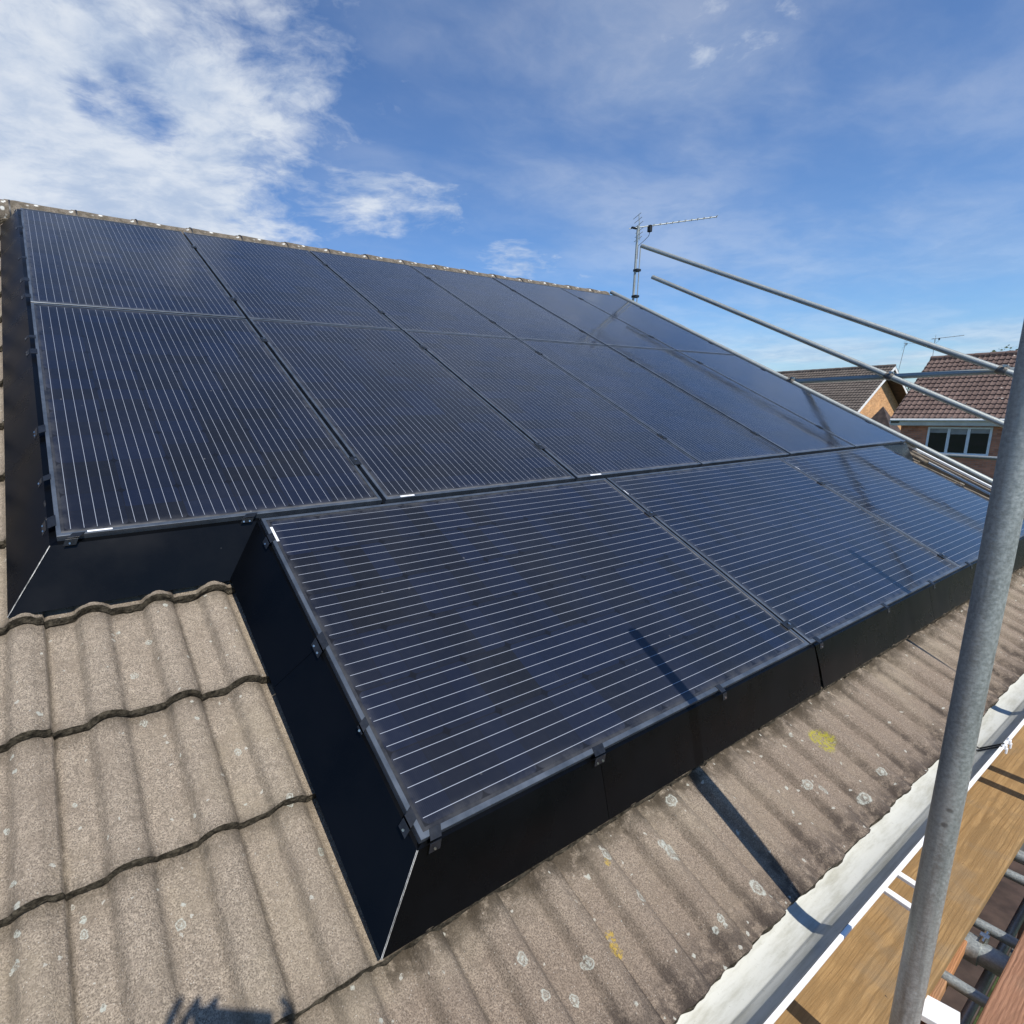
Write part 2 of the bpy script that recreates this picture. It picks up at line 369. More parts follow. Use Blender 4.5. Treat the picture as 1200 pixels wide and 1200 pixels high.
# ------------------------------------------------------------------ mesh builder
class MB:
    def __init__(s): s.v = []; s.f = []; s.mi = []; s.sm = []
    def add(s, vs, fs, mi=0, smooth=False):
        o = len(s.v); s.v += [tuple(p) for p in vs]
        for f in fs: s.f.append(tuple(i+o for i in f)); s.mi.append(mi); s.sm.append(smooth)
    def box(s, c, d, rot=None, mi=0):
        c = Vector(c); h = Vector(d)/2
        vs = [Vector((x*h.x, y*h.y, z*h.z)) for x in (-1, 1) for y in (-1, 1) for z in (-1, 1)]
        if rot is not None: vs = [rot @ q for q in vs]
        s.add([c+q for q in vs], [(0, 1, 3, 2), (4, 6, 7, 5), (0, 4, 5, 1), (2, 3, 7, 6), (0, 2, 6, 4), (1, 5, 7, 3)], mi)
    def hexa(s, p, mi=0):      # 8 points: bottom quad then top quad (same winding)
        s.add(p, [(3, 2, 1, 0), (4, 5, 6, 7), (0, 1, 5, 4), (1, 2, 6, 5), (2, 3, 7, 6), (3, 0, 4, 7)], mi)
    def tube(s, p0, p1, r, seg=16, mi=0, hollow=0., r1=None, cap=True):
        p0, p1 = Vector(p0), Vector(p1); r1 = r if r1 is None else r1
        q = (p1-p0).to_track_quat('Z', 'Y'); a, b = [], []
        for i in range(seg):
            t = 2*PI*i/seg; d = q @ Vector((math.cos(t), math.sin(t), 0))
            a.append(p0+d*r); b.append(p1+d*r1)
        s.add(a+b, [(i, (i+1) % seg, seg+(i+1) % seg, seg+i) for i in range(seg)], mi, True)
        if hollow:
            ax = (p1-p0).normalized()
            for P, ring, sg in ((p0, a, 1), (p1, b, -1)):
                inn = [P+(x-P)*hollow for x in ring]; dp = [x+ax*sg*r*3 for x in inn]
                if sg > 0:
                    s.add(ring+inn, [(i, seg+i, seg+(i+1) % seg, (i+1) % seg) for i in range(seg)], mi)
                    s.add(inn+dp, [(i, seg+i, seg+(i+1) % seg, (i+1) % seg) for i in range(seg)], mi, True)
                    s.add(dp, [tuple(range(seg))], mi)
                else:
                    s.add(ring+inn, [(i, (i+1) % seg, seg+(i+1) % seg, seg+i) for i in range(seg)], mi)
                    s.add(inn+dp, [(i, (i+1) % seg, seg+(i+1) % seg, seg+i) for i in range(seg)], mi, True)
                    s.add(dp, [tuple(range(seg))[::-1]], mi)
        elif cap:
            s.add(a, [tuple(range(seg))[::-1]], mi); s.add(b, [tuple(range(seg))], mi)
    def path(s, pts, r, seg=8, mi=0):
        for a, b in zip(pts[:-1], pts[1:]): s.tube(a, b, r, seg, mi)
    def build(s, name, mats, parent=None, mw=None, bevel=0.):
        me = bpy.data.meshes.new(name); me.from_pydata(s.v, [], s.f)
        for m in (mats if isinstance(mats, (list, tuple)) else [mats]): me.materials.append(m)
        me.polygons.foreach_set('material_index', s.mi); me.polygons.foreach_set('use_smooth', s.sm); me.update()
        o = bpy.data.objects.new(name, me); COL.objects.link(o)
        if parent is not None: o.parent = parent
        if mw is not None: o.matrix_local = mw
        if bevel:
            b = o.modifiers.new('bevel', 'BEVEL'); b.width = bevel; b.segments = 2; b.limit_method = 'ANGLE'; b.angle_limit = rad(40)
        return o

def tag(o, label=None, cat=None, group=None, kind=None):
    if label: o['label'] = label
    if cat: o['category'] = cat
    if group: o['group'] = group
    if kind: o['kind'] = kind
    return o
def empty(name, label, cat, loc=(0, 0, 0), rot=None, group=None):
    o = bpy.data.objects.new(name, None); COL.objects.link(o); o.empty_display_size = .1
    mw = Matrix.Translation(loc)
    if rot is not None: mw = mw @ rot
    o.matrix_local = mw
    return tag(o, label, cat, group)
def copytree(o, mw, label, parent=None):
    c = o.copy(); COL.objects.link(c)
    if parent is None: c.matrix_local = mw; c['label'] = label
    else: c.parent = parent
    for ch in list(o.children): copytree(ch, None, None, c)
    return c

# ------------------------------------------------------------------ camera
cam = bpy.data.cameras.new('camera'); co = bpy.data.objects.new('camera', cam); COL.objects.link(co)
R0 = ((.8540550360918007, -.45847965739641566, .24573644231103936), (-.10992294472985925, -.6208041123759245, -.776221102699938), (.5084357791776044, .6359234685152427, -.5805983126407748))
Rm = Matrix(R0) @ RROT.to_3x3().transposed()      # world -> camera (x right, y down, z forward)
CW = W(.03628263, -1.43540946, 1.2354363)
right, down, fwd = Rm[0].copy(), Rm[1].copy(), Rm[2].copy()
mw = Matrix((( right.x, -down.x, -fwd.x), (right.y, -down.y, -fwd.y), (right.z, -down.z, -fwd.z))).to_4x4()
mw.translation = CW; co.matrix_world = mw
cam.sensor_width = 36; cam.lens = 36*635.9027/1200
cam.shift_x = (600-453.4064)/1200; cam.shift_y = (602.42-600)/1200
cam.clip_start = .02; cam.clip_end = 3000
sc.camera = co
up = -down

# ------------------------------------------------------------------ sun and sky
sd = Vector((.080, .643, -.784)).normalized()       # direction the light travels
sl = bpy.data.lights.new('sun', 'SUN'); so = bpy.data.objects.new('sun', sl); COL.objects.link(so)
so.rotation_euler = (-sd).to_track_quat('Z', 'Y').to_euler()
sl.energy = 5.0; sl.angle = rad(.53); sl.color = (1, .955, .89)
wd = bpy.data.worlds.new('World'); sc.world = wd; wd.use_nodes = True
class WT(NT):
    def __init__(s): s.t = wd.node_tree; s.N = s.t.nodes; s.L = s.t.links
w = WT(); bg = w.N['Background']
sky = w.new('ShaderNodeTexSky'); sky.sky_type = 'NISHITA'; sky.sun_disc = False
sky.sun_elevation = math.asin(-sd.z); sky.sun_rotation = math.atan2(-sd.x, -sd.y)
sky.altitude = 100; sky.air_density = 1.0; sky.dust_density = .35; sky.ozone_density = 2.6
dirv = w.coord('Generated'); dx, dy, dz = w.sep(dirv)
den = w.math('ADD', w.math('MAXIMUM', dz, 0.), .13)
pl = w.comb(w.math('DIVIDE', dx, den), w.math('DIVIDE', dy, den), 0)
warp = w.new('ShaderNodeVectorMath'); warp.operation = 'MULTIPLY_ADD'
w.link(w.noise(pl, 2.2, 4, .55, out=1), warp.inputs[0]); warp.inputs[1].default_value = (.22, .22, .22); w.link(pl, warp.inputs[2])
wp = warp.outputs[0]
n1 = w.noise(w.mapping(wp, (1, 1, 1), (3.1, .7, 0)), 1.9, 12, .62)
n3 = w.noise(w.mapping(wp, (1, 1.25, 1), (5, 5, 0), (0, 0, .6)), 8., 9, .62)
n2 = w.noise(w.mapping(wp, (.8, 1.6, 1), (9, 2, 0), (0, 0, rad(35))), 1.3, 9, .55)
def blob(c, r0, r1, amp):
    d = w.new('ShaderNodeVectorMath'); d.operation = 'DISTANCE'; w.link(dirv, d.inputs[0]); d.inputs[1].default_value = Vector(c).normalized()
    return w.ramp(d.outputs['Value'], r0, r1, amp, 0.)
def add(*a):
    r = a[0]
    for b in a[1:]: r = w.math('ADD', r, b)
    return r
cov = add(blob((.05, .885, .46), .08, .52, .275), blob((.02, .96, .22), .10, .42, .28), blob((.30, .90, .31), .04, .26, .13),
          blob((.13, .893, .415), .00, .075, -.27), blob((.18, .90, .40), .0, .06, -.24), blob((.08, .90, .415), .0, .05, -.2),
          blob((.52, .79, .335), .0, .10, .22), blob((.58, .745, .315), .0, .08, .21), blob((.46, .82, .325), .0, .09, .17),
          blob((.715, .66, .232), .0, .09, .13), blob((.66, .71, .240), .0, .08, .13), blob((.77, .60, .225), .0, .08, .15), blob((.77, .43, .475), .0, .14, .11), blob((.80, .39, .46), .05, .28, .06), blob((.3, .75, .62), .1, .4, .06))
base = w.math('ADD', w.math('MULTIPLY', n1, .56), w.math('MULTIPLY', n3, .44))
m1 = w.ramp(w.math('ADD', base, cov), .585, .92)
veil = w.math('MULTIPLY', w.ramp(n2, .36, .66, .15, 1.), add(blob((.70, .50, .50), .0, .80, .34), blob((.94, .33, .12), .05, .55, .12)))
veil2 = w.math('MULTIPLY', w.ramp(dz, .16, .03, 0, .72), w.ramp(w.noise(w.mapping(pl, (1, 1, 1), (1, 4, 0), (0, 0, .5)), .8, 8, .6), .40, .60, .25, 1.))
mask = w.math('MAXIMUM', w.math('MULTIPLY', m1, .9), w.math('MAXIMUM', veil, veil2))
body = w.ramp(w.math('ADD', w.math('MULTIPLY', w.noise(w.mapping(wp, (1, 1, 1), (.2, 8, 0)), 3.4, 9, .6), .6), w.math('MULTIPLY', n3, .4)), .36, .62)
cc = w.mix(body, (6.0, 7.2, 9.2), (9.6, 10.2, 11.0))
skyc = w.mix(1., sky.outputs[0], (.93, 1.29, 1.72), 'MULTIPLY')
w.link(w.mix(mask, skyc, cc), bg.inputs['Color'])
bg.inputs['Strength'].default_value = .078

# ------------------------------------------------------------------ ground
g = MB(); g.add([(-400, -400, 0), (400, -400, 0), (400, 400, 0), (-400, 400, 0)], [(0, 1, 2, 3)])
tag(g.build('ground', M['ground'], mw=Matrix.Translation((0, 0, -4.9))), kind='structure')

# ------------------------------------------------------------------ own house with tiled roof
U0, U1 = -3.3, 7.10
SE, PITCH = -.047, .36
GA, EV, APEX = .375, -1.66, 4.12
def prof(u):
    t = (u-SE) % PITCH
    h = 0.
    for c_, w_, hh in ((.125, .049, .030), (.312, .048, .031)):
        x = (t-c_)/w_
        if abs(x) < 1: h = max(h, hh*(1-x*x)**.72)
    if abs(u-SE) < .04 or abs(u-SE-3*PITCH) < .04 or abs(u-SE-8*PITCH) < .04:
        if t > .338: h = max(0, .018-(t-.338)*.25)
        if t < .004 or t > .3575: h -= .006
    elif t < .0025: h -= .002
    return h
def dirt_shade_at(u):  # roll edges: grime plus painted shading that brings out the relief
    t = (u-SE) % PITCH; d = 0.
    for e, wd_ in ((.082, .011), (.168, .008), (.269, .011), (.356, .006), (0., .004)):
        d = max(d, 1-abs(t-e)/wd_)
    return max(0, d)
us = []
u = U0
while u < U1:
    t = (u-SE) % PITCH
    us.append(u); st = .011 if u < 2.6 else .015
    nx_ = u+st
    k = math.floor((u-SE)/PITCH)+1; s_ = SE+k*PITCH
    if u < s_-.0026 and nx_ > s_-.0026: nx_ = s_-.0026
    elif u < s_ and nx_ > s_: nx_ = s_+1e-5
    elif u < s_+.0041 and nx_ > s_+.0041 and u >= s_-1e-6: nx_ = s_+.0041
    u = nx_
us.append(U1)
def roof_mesh(name, parent):
    V, F, MI, SM, DI = [], [], [], [], []
    nu = len(us)
    TS = (0, .03, .1, .3, .6, .85, 1.0)
    k = 0
    while EV+GA*k < APEX-.02:
        v0 = EV+GA*k; v1 = min(v0+GA+.004, APEX)
        if v0 >= APEX-.05: break
        o = len(V)
        for ti, t in enumerate(TS):
            for u in us:
                tile = math.floor((u-SE)/PITCH)
                jit = (mnoise.noise(Vector((tile*3.7, k*5.1, 0)))*.006)
                nz = mnoise.noise(Vector((u*38, k*9.7, .3)))*.0022+mnoise.noise(Vector((u*120, k*4.7, 1.3)))*.0011
                v = v0+(v1-v0)*t+(jit+nz)*(1-t)
                n = -.203+prof(u)+.030*(1-t)+mnoise.noise(Vector((tile*1.7, k*2.3, 5)))*.0025
                n += mnoise.noise(Vector((u*9, v*9, 0)))*.0012
                V.append((u, v, n))
                dd = .75*dirt_shade_at(u)+(.55*max(0, 1-t/.05))+(.8*max(0, (t-.955)/.045))  # crease grime and shading, plus darker bands at both ends of a course
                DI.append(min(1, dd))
        for a in range(len(TS)-1):
            for i in range(nu-1):
                p = o+a*nu+i; F.append((p, p+1, p+nu+1, p+nu)); MI.append(0); SM.append(True)
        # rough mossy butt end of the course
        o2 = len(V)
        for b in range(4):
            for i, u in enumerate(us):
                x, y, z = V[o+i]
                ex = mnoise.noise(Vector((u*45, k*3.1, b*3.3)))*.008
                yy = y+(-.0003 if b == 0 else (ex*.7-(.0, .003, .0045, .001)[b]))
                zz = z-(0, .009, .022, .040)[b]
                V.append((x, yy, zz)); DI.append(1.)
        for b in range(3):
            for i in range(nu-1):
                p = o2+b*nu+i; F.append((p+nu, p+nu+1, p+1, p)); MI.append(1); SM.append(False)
        k += 1
    # plain slab below, so nothing is paper thin, and the far slope
    me = bpy.data.meshes.new(name); me.from_pydata(V, [], F)
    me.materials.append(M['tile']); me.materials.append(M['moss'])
    me.polygons.foreach_set('material_index', MI); me.polygons.foreach_set('use_smooth', SM)
    at = me.attributes.new('dirt', 'FLOAT', 'POINT'); at.data.foreach_set('value', DI)
    me.update()
    o = bpy.data.objects.new(name, me); COL.objects.link(o); o.parent = parent; o.matrix_local = RROT
    return o
house = empty('house', 'near house roof of weathered beige concrete tiles under the solar panels', 'house')
roof_mesh('roof', house)
# underlay slab and back slope
b = MB()
YA = W(0, APEX, -.166).y; ZA = W(0, APEX, -.166).z
def yz(v, n): q = W(0, v, n); return q.y, q.z
y0, z0 = yz(-1.60, -.225); ya, za = yz(APEX, -.225)
yb = 2*YA - y0
for (pa, pb) in (((y0, z0), (ya, za)), ((yb, z0), (2*YA-ya+.0, za))):
    b.hexa([(U0+.02, pa[0], pa[1]-.08), (U1-.03, pa[0], pa[1]-.08), (U1-.03, pb[0], pb[1]-.08), (U0+.02, pb[0], pb[1]-.08),
            (U0+.02, pa[0], pa[1]), (U1-.03, pa[0], pa[1]), (U1-.03, pb[0], pb[1]), (U0+.02, pb[0], pb[1])])
b.build('roof_deck', M['soffit'], house)
b = MB(); nu_ = 240
rows = []
for k in range(16):
    for t in (0, 1):
        v = -1.66+.36*(k+t*.99); rows.append((v, -.166+.02*(1-t)))
vs = []
for v, n in rows:
    for i in range(nu_+1):
        u = U0+(U1-U0)*i/nu_; q = W(u, v, n+prof(u)); vs.append((u, 2*YA-q.y, q.z))
fs = [(a*(nu_+1)+i, (a+1)*(nu_+1)+i, (a+1)*(nu_+1)+i+1, a*(nu_+1)+i+1) for a in range(len(rows)-1) for i in range(nu_)]
b.add(vs, fs, 0, False); b.build('rear_roof_slope', M['tile'], house)
# verge: cement strip and cut tile ends, then bargeboard
b = MB()
for k in range(16):
    v0 = EV+GA*k; v1 = v0+GA
    if v1 > APEX: break
    j = random.uniform(-.008, .008)
    b.hexa([(U1-.02, v0, -.20), (U1+.03+j, v0, -.20), (U1+.03+j, v1, -.215), (U1-.02, v1, -.215),
            (U1-.02, v0, -.136), (U1+.03+j, v0, -.140), (U1+.03+j, v1, -.160), (U1-.02, v1, -.156)])
b.build('verge_tile', M['ridge'], house, RROT, .006)
b = MB(); b.box((U1+.01, 1.2, -.30), (.03, 5.7, .17)); b.build('bargeboard', M['board_grey'], house, RROT, .004)
# ridge tiles
rt = None
RP = .455; RU0 = -.35+.455*.0
apy, apz = YA, ZA
i0 = -7
for i in range(i0, 17):
    ua = RU0+RP*i+ .29; ub = ua+RP
    ub = min(ub, U1+.04)
    if ua > U1-.08: break
    L = ub-ua
    b = MB(); seg = 18; ring = []
    dzr = random.uniform(-.006, .006)
    stations = [(0, .125), (.03, .128), (L*.5, .120), (L-.035, .118), (L-.034, .124), (L-.004, .124), (L-.003, .11)]
    for x, r in stations:
        for j in range(seg+1):
            a = rad(-38)+(PI+rad(76))*j/seg
            ring.append((x, math.cos(a)*r*1.02, math.sin(a)*r*.95-.035+dzr))
    fs = [(a*(seg+1)+j, (a+1)*(seg+1)+j, (a+1)*(seg+1)+j+1, a*(seg+1)+j+1) for a in range(len(stations)-1) for j in range(seg)]
    b.add(ring, fs, 0, True)
    cm = b
    o = b.build('ridge_tile', M['ridge'], house, Matrix.Translation((ua, apy, apz+.035)) @ Matrix.Rotation(random.uniform(-.006, .006), 4, 'Z'))
# dark union clips over the ridge joints
for i in range(i0, 16):
    x = RU0+RP*i+.29
    b = MB(); ring = []
    for xx in (x-.006, x+.006):
        for rr in (.1275, .125):
            for j in range(13):
                a = rad(-20)+(PI+rad(40))*j/12; ring.append((xx, apy+math.cos(a)*rr*1.02, apz+math.sin(a)*rr*.95+.001))
    b.add(ring, [(j, j+1, 27+j, 26+j) for j in range(12)], 0, True)
    b.build('ridge_clip', M['cable'], house)
# mortar bed under ridge
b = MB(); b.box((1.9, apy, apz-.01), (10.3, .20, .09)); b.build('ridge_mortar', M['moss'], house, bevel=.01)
# walls
zg = -4.9
b = MB(); yf = W(0, -1.66, -.17).y+.28; yr = 2*YA-yf
zt = W(0, -1.2, -.3).z-.12
b.box(((U0+.1+U1-.05)/2, (yf+yr)/2, (zg+zt)/2), (U1-U0-.15, yr-yf, zt-zg))
b.build('wall', M['brick_x'], house)
b = MB(); xg = U1-.06
b.add([(xg, yf, zt), (xg, yr, zt), (xg, YA, ZA-.3), (xg-.2, yf, zt), (xg-.2, yr, zt), (xg-.2, YA, ZA-.3)], [(0, 1, 2), (5, 4, 3), (0, 2, 5, 3), (1, 4, 5, 2), (0, 3, 4, 1)])
b.build('gable_wall', M['brick'], house)
# fascia
GY, GZ = W(0, -1.66, -.16).y, W(0, -1.66, -.16).z
b = MB(); b.box(((U0+U1)/2, GY+.035, GZ-.155), (U1-U0, .02, .17)); b.box(((U0+U1)/2, GY+.17, GZ-.24), (U1-U0, .25, .012))
b.build('fascia', M['pvc'], house, bevel=.002)
# gutter: ogee-like channel, back under tiles, front lip at y=-1.467, z=-.96
lipY, lipZ = -1.467, -.962
prof_in = [(GY+.024, GZ-.030), (GY+.022, GZ-.034), (GY+.008, GZ-.043), (GY-.014, GZ-.048), (GY-.046, GZ-.048), (GY-.050, GZ-.047), (GY-.053, GZ-.043), (GY-.057, GZ-.041), (GY-.074, GZ-.029), (lipY+.013, lipZ-.013), (lipY+.008, lipZ-.009), (lipY+.006, lipZ+.001)]
outp = [(lipY+.005, lipZ+.001), (lipY-.003, lipZ+.001), (lipY-.004, lipZ-.008), (lipY+.000, lipZ-.018), (GY-.086, GZ-.060), (GY-.064, GZ-.068), (GY-.018, GZ-.060), (GY+.012, GZ-.050), (GY+.028, GZ-.034)]
b = MB(); xs = [U0+ (U1+.05-U0)*i/40 for i in range(41)]
npf = len(prof_in)
vs = [(x, y+mnoise.noise(Vector((x*2, 0, 0)))*.0015, z) for x in xs for y, z in prof_in]
b.add(vs, [(a*npf+j, a*npf+j+1, (a+1)*npf+j+1, (a+1)*npf+j) for a in range(40) for j in range(npf-1)], 0, True)
no = len(outp); vs = [(x, y+mnoise.noise(Vector((x*2, 0, 0)))*.0015, z) for x in xs for y, z in outp]
b.add(vs, [(a*no+j, a*no+j+1, (a+1)*no+j+1, (a+1)*no+j) for a in range(40) for j in range(no-1)], 1, True)
gut = b.build('gutter', [M['pvc_in'], M['pvc']], house)
# gutter brackets / clips at lip
for xq in (-.9, .2, 2.42, 3.06, 3.12, 4.6, 5.8):
    b = MB()
    b.box((xq, lipY-.004, lipZ-.005), (.014, .012, .018)); b.box((xq, lipY-.010, lipZ-.018), (.010, .006, .024))
    b.box((xq+.012, lipY-.003, lipZ+.004), (.022, .007, .005))
    b.build('gutter_clip', M['pvc'], gut, bevel=.002)
# tie cables across gutter by the clips
b = MB()
for dx_ in (0, .03): b.path([(3.02+dx_, GY-.005, GZ-.02), (3.03+dx_, GY-.05, GZ-.04), (3.04+dx_, lipY, lipZ+.004)], .003, 6)
b.build('gutter_tie', M['cable'], gut)

# ------------------------------------------------------------------ solar panels
FR = .0125
def make_panel(label):
    t = empty('solar_panel', label, 'solar panel', group='solar panels on the roof')
    w2, l2 = PW/2, PL/2
    b = MB(); T = .0
    def ring(wa, la, z): return [(-wa, -la, z), (wa, -la, z), (wa, la, z), (-wa, la, z)]
    o = ring(w2, l2, -.035); p = ring(w2, l2, -.0008); p2 = ring(w2-.001, l2-.001, 0); q = ring(w2-FR, l2-FR, 0); r = ring(w2-FR, l2-FR, -.0022); s = ring(w2-.025, l2-.025, -.035)
    seq = [o, p, p2, q, r]
    vs = sum(seq, [])
    fs = [(4*a+i, 4*a+(i+1) % 4, 4*(a+1)+(i+1) % 4, 4*(a+1)+i) for a in range(4) for i in range(4)]
    b.add(vs, fs); b.add(o+s, [(i, 4+i, 4+(i+1) % 4, (i+1) % 4) for i in range(4)])
    b.build('frame', M['frame'], t)
    b = MB(); gq = ring(w2-FR+.001, l2-FR+.001, -.0018); b.add(gq, [(0, 1, 2, 3)]); gl = ring(w2-.02, l2-.02, -.0075); b.add(gl, [(3, 2, 1, 0)])
    b.add(gq+gl, [(i, 4+i, 4+(i+1) % 4, (i+1) % 4) for i in range(4)])
    b.build('glass', M['cells'], t)
    b = MB(); b.box((-w2+.006+.0, 0, .0), (.001, .001, .0001))
    return t
def add_clamp(t, x, y, horizontal=False):
    b = MB(); b.box((x, y, .002), (.036, .06, .004)); b.box((x, y, -.012), (.014, .06, .024))
    c_ = b.build('clamp', M['blackmetal'], t, bevel=.001)
    b = MB(); b.tube((x, y, .004), (x, y, .010), .0065, 6); b.build('bolt', M['screw'], c_)
def add_label(t, x, y, lx, ly):
    b = MB(); b.box((x, y, .0004), (lx, ly, .0006)); b.build('sticker', M['sticker'], t)

colword = ['leftmost', 'second', 'third', 'fourth', 'fifth', 'rightmost']
P = 1.154; LROW = 1.884
proto = make_panel('proto')
first = True
pan = {}
def put(mw, label):
    global first
    if first:
        first = False; proto.matrix_local = mw; proto['label'] = label; return proto
    return copytree(proto, mw, label)
for row, (vc, rn) in enumerate(((LROW*.5, 'middle'), (LROW*1.5, 'ridge'))):
    for i in range(6):
        lab = ('upright black solar panel, %s of the six in the row %s' % (colword[i], 'touching the ridge tiles' if rn == 'ridge' else 'just below the ridge row'))
        jit = random.uniform(-.0012, .0012)
        mwp = RROT @ Matrix.Translation((i*P+P/2, vc, jit)) @ Matrix.Rotation(random.uniform(-.0012, .0012), 4, 'Y') @ Matrix.Rotation(random.uniform(-.001, .001), 4, 'X')
        pan[(row, i)] = put(mwp, lab)
Q = 1.8856; U3 = .6305; V3 = -.0217
for i in range(3):
    lab = ['long sideways solar panel nearest the camera, at the left end of the lowest row', 'sideways solar panel in the middle of the lowest row', 'sideways solar panel at the right end of the lowest row beside the pole'][i]
    mwp = RROT @ Matrix.Translation((U3+i*Q+(PL/2)-.0, V3-PW/2, random.uniform(-.001, .001))) @ Matrix.Rotation(PI/2, 4, 'Z')
    pan[(2, i)] = put(mwp, lab)
# clamps in the gaps (child of the panel to the left of the gap), stickers
for i in range(5):
    for row in (0, 1):
        for yy in ((-.655, .62) if row == 0 else (-.62, .51)):
            add_clamp(pan[(row, i)], P/2, yy+(.02*i % .05), False)
for i in range(2):
    for xx in (-.47, .26): add_clamp(pan[(2, i)], xx, -(Q/2)+.0, True)
    for ch in pan[(2, i)].children:
        if ch.name.startswith('clamp'): pass
for (r_, i, x, y, lx, ly) in ((0, 0, -.45, -PL/2+.008, .07, .007), (0, 2, -.47+.05, -PL/2+.008, .085, .009), (0, 1, -.46, -PL/2+.008, .07, .008), (2, 0, PW/2-.09, PL/2-.0185, .075, .009)):
    add_label(pan[(r_, i)], x, y, lx, ly)
for i in (1, 2): add_label(pan[(2, i)], PW/2-.09-.04, PL/2-.009, .035, .004)

# ------------------------------------------------------------------ mesh skirt panels
GRP = 'black metal skirt sections round the solar array'
def clip(parent, pt, edge, outw, wide=.034, plate=.034):
    wide *= .82; plate *= .72
    """pt on frame edge (roof frame), edge dir along frame, outw dir away from the array"""
    e = Vector(edge).normalized(); o = Vector(outw).normalized(); nrm = Vector((0, 0, 1)); p = Vector(pt)
    dn = (o*.62-nrm*.78).normalized(); on = (o*.78+nrm*.62).normalized()
    b = MB()
    def slab(a, dirv_, ln, th, nv):
        q = [a-e*wide/2, a+e*wide/2, a+e*wide/2+dirv_*ln, a-e*wide/2+dirv_*ln]
        b.hexa([x for x in q]+[x+nv*th for x in q])
    slab(p-o*.015+nrm*.0006, o, .015+.012, .0022, nrm)
    a = p+o*.014-nrm*.002
    slab(a+on*.0012, dn, plate, .0028, on)
    c_ = b.build('clip', M['blackmetal'], parent, bevel=.0006)
    for s_ in ((-.25, .25) if wide > .04 else (0,)):
        b = MB(); c0 = a+on*.0035+dn*plate*.68+e*wide*s_; b.tube(c0, c0+on*.0028, .0032, 8)
        b.build('screw', M['screw'], c_)
def skirt(label, p0, p1, q0, q1, clips=(), edges=(), wob=.0):
    """p0,p1 top corners; q0,q1 bottom corners (roof frame)"""
    p0, p1, q0, q1 = map(Vector, (p0, p1, q0, q1))
    t = empty('skirt_panel', label, 'skirt panel', W(*((q0+q1)/2)), RROT, GRP)
    org = Vector((q0+q1)/2)
    inv = lambda x: x-org
    nrm = (p1-p0).cross(q0-p0).normalized()
    outw = ((q0+q1)-(p0+p1)); outw.z = 0; outw.normalize()
    if nrm.dot(Vector((0, 0, 1))*.3+outw) < 0: nrm = -nrm
    b = MB(); N = 14; H = 5; th = .0016
    g0, g1 = [], []
    for j in range(H+1):
        for i in range(N+1):
            a = p0.lerp(p1, i/N); c_ = q0.lerp(q1, i/N); x = a.lerp(c_, j/H)
            x = x+nrm*(mnoise.noise(Vector((x.x*2.1, x.y*2.1, 3)))*wob*math.sin(PI*j/H))
            if j == H: x = x+Vector((0, 0, mnoise.noise(x*14)*.002))
            g0.append(inv(x)); g1.append(inv(x-nrm*th))
    n_ = N+1
    fs = [(j*n_+i, j*n_+i+1, (j+1)*n_+i+1, (j+1)*n_+i) for j in range(H) for i in range(N)]
    off = len(g0)
    fb = [tuple(off+k for k in f[::-1]) for f in fs]
    rim = [i for i in range(n_)]+[j*n_+N for j in range(1, H+1)]+[H*n_+i for i in range(N-1, -1, -1)]+[j*n_ for j in range(H-1, 0, -1)]
    fr = [(rim[k], rim[(k+1) % len(rim)], off+rim[(k+1) % len(rim)], off+rim[k]) for k in range(len(rim))]
    b.add(g0+g1, fs+fb, 0, True); b.add(g0+g1, fr)
    # folded top flange going in under the frame
    inw = -outw
    b.hexa([inv(x) for x in (p0, p1, p1+inw*.03, p0+inw*.03)]+[inv(x)+Vector((0, 0, -.0016)) for x in (p0, p1, p1+inw*.03, p0+inw*.03)])
    s_ = b.build('sheet', M['black'], t)
    for (which) in edges:
        a, c_ = (p0, q0) if which == 0 else (p1, q1)
        dr = (p1-p0).normalized()*(1 if which == 0 else -1)
        b = MB(); b.hexa([inv(x) for x in (a+nrm*.0004, a+dr*.0013+nrm*.0004, c_+dr*.0010+nrm*.0004, c_+nrm*.0004)]+[inv(x) for x in (a+nrm*.0012, a+dr*.0013+nrm*.0012, c_+dr*.0010+nrm*.0012, c_+nrm*.0012)])
        b.build('cut_edge', M['cutedge'], s_)
    for (pt, ed, wd_, pl_) in clips:
        clip(t, inv(Vector(pt)), ed, outw, wd_, pl_)
    return t
TO, TZ = .010, -.020       # top edge stands off the frame by TO, at height TZ
BO, BZ = .132, -.146       # bottom edge
vb, vt = V3-PW, V3
# left side of rows 1+2 (u=0)
jl = [-.0, 1.19, 2.35, 3.768]
labs = ['left edge skirt section at the lower outer corner of the upper rows', 'middle section of the left edge skirt', 'left edge skirt section reaching the ridge']
clv = [(.075, .308, .62), (1.29, 1.448, 1.974), (2.222, 2.605, 3.253, 3.69)]
for k in range(3):
    a, c_ = jl[k], jl[k+1]
    skirt(labs[k], (-TO, c_+.0, TZ), (-TO, a-(TO if k == 0 else 0), TZ), (-BO, c_-.002, BZ), (-BO, a-(BO+.018 if k == 0 else 0), BZ),
          [((0, q, 0), (0, 1, 0), .06 if i % 2 == 0 else .035, .03) for i, q in enumerate(clv[k])], (1,) if k == 0 else (), .009)
# bottom of row 2 left piece
skirt('short skirt section below the leftmost upright panel, beside the bare tiles', (-TO, -TO, TZ), (U3-TO, -TO, TZ), (-BO, -BO-.018, BZ), (U3-BO, -BO-.018, BZ-.004),
      [((.060, 0, 0), (1, 0, 0), .042, .03), ((.597, 0, 0), (1, 0, 0), .05, .022)], (0,), .006)
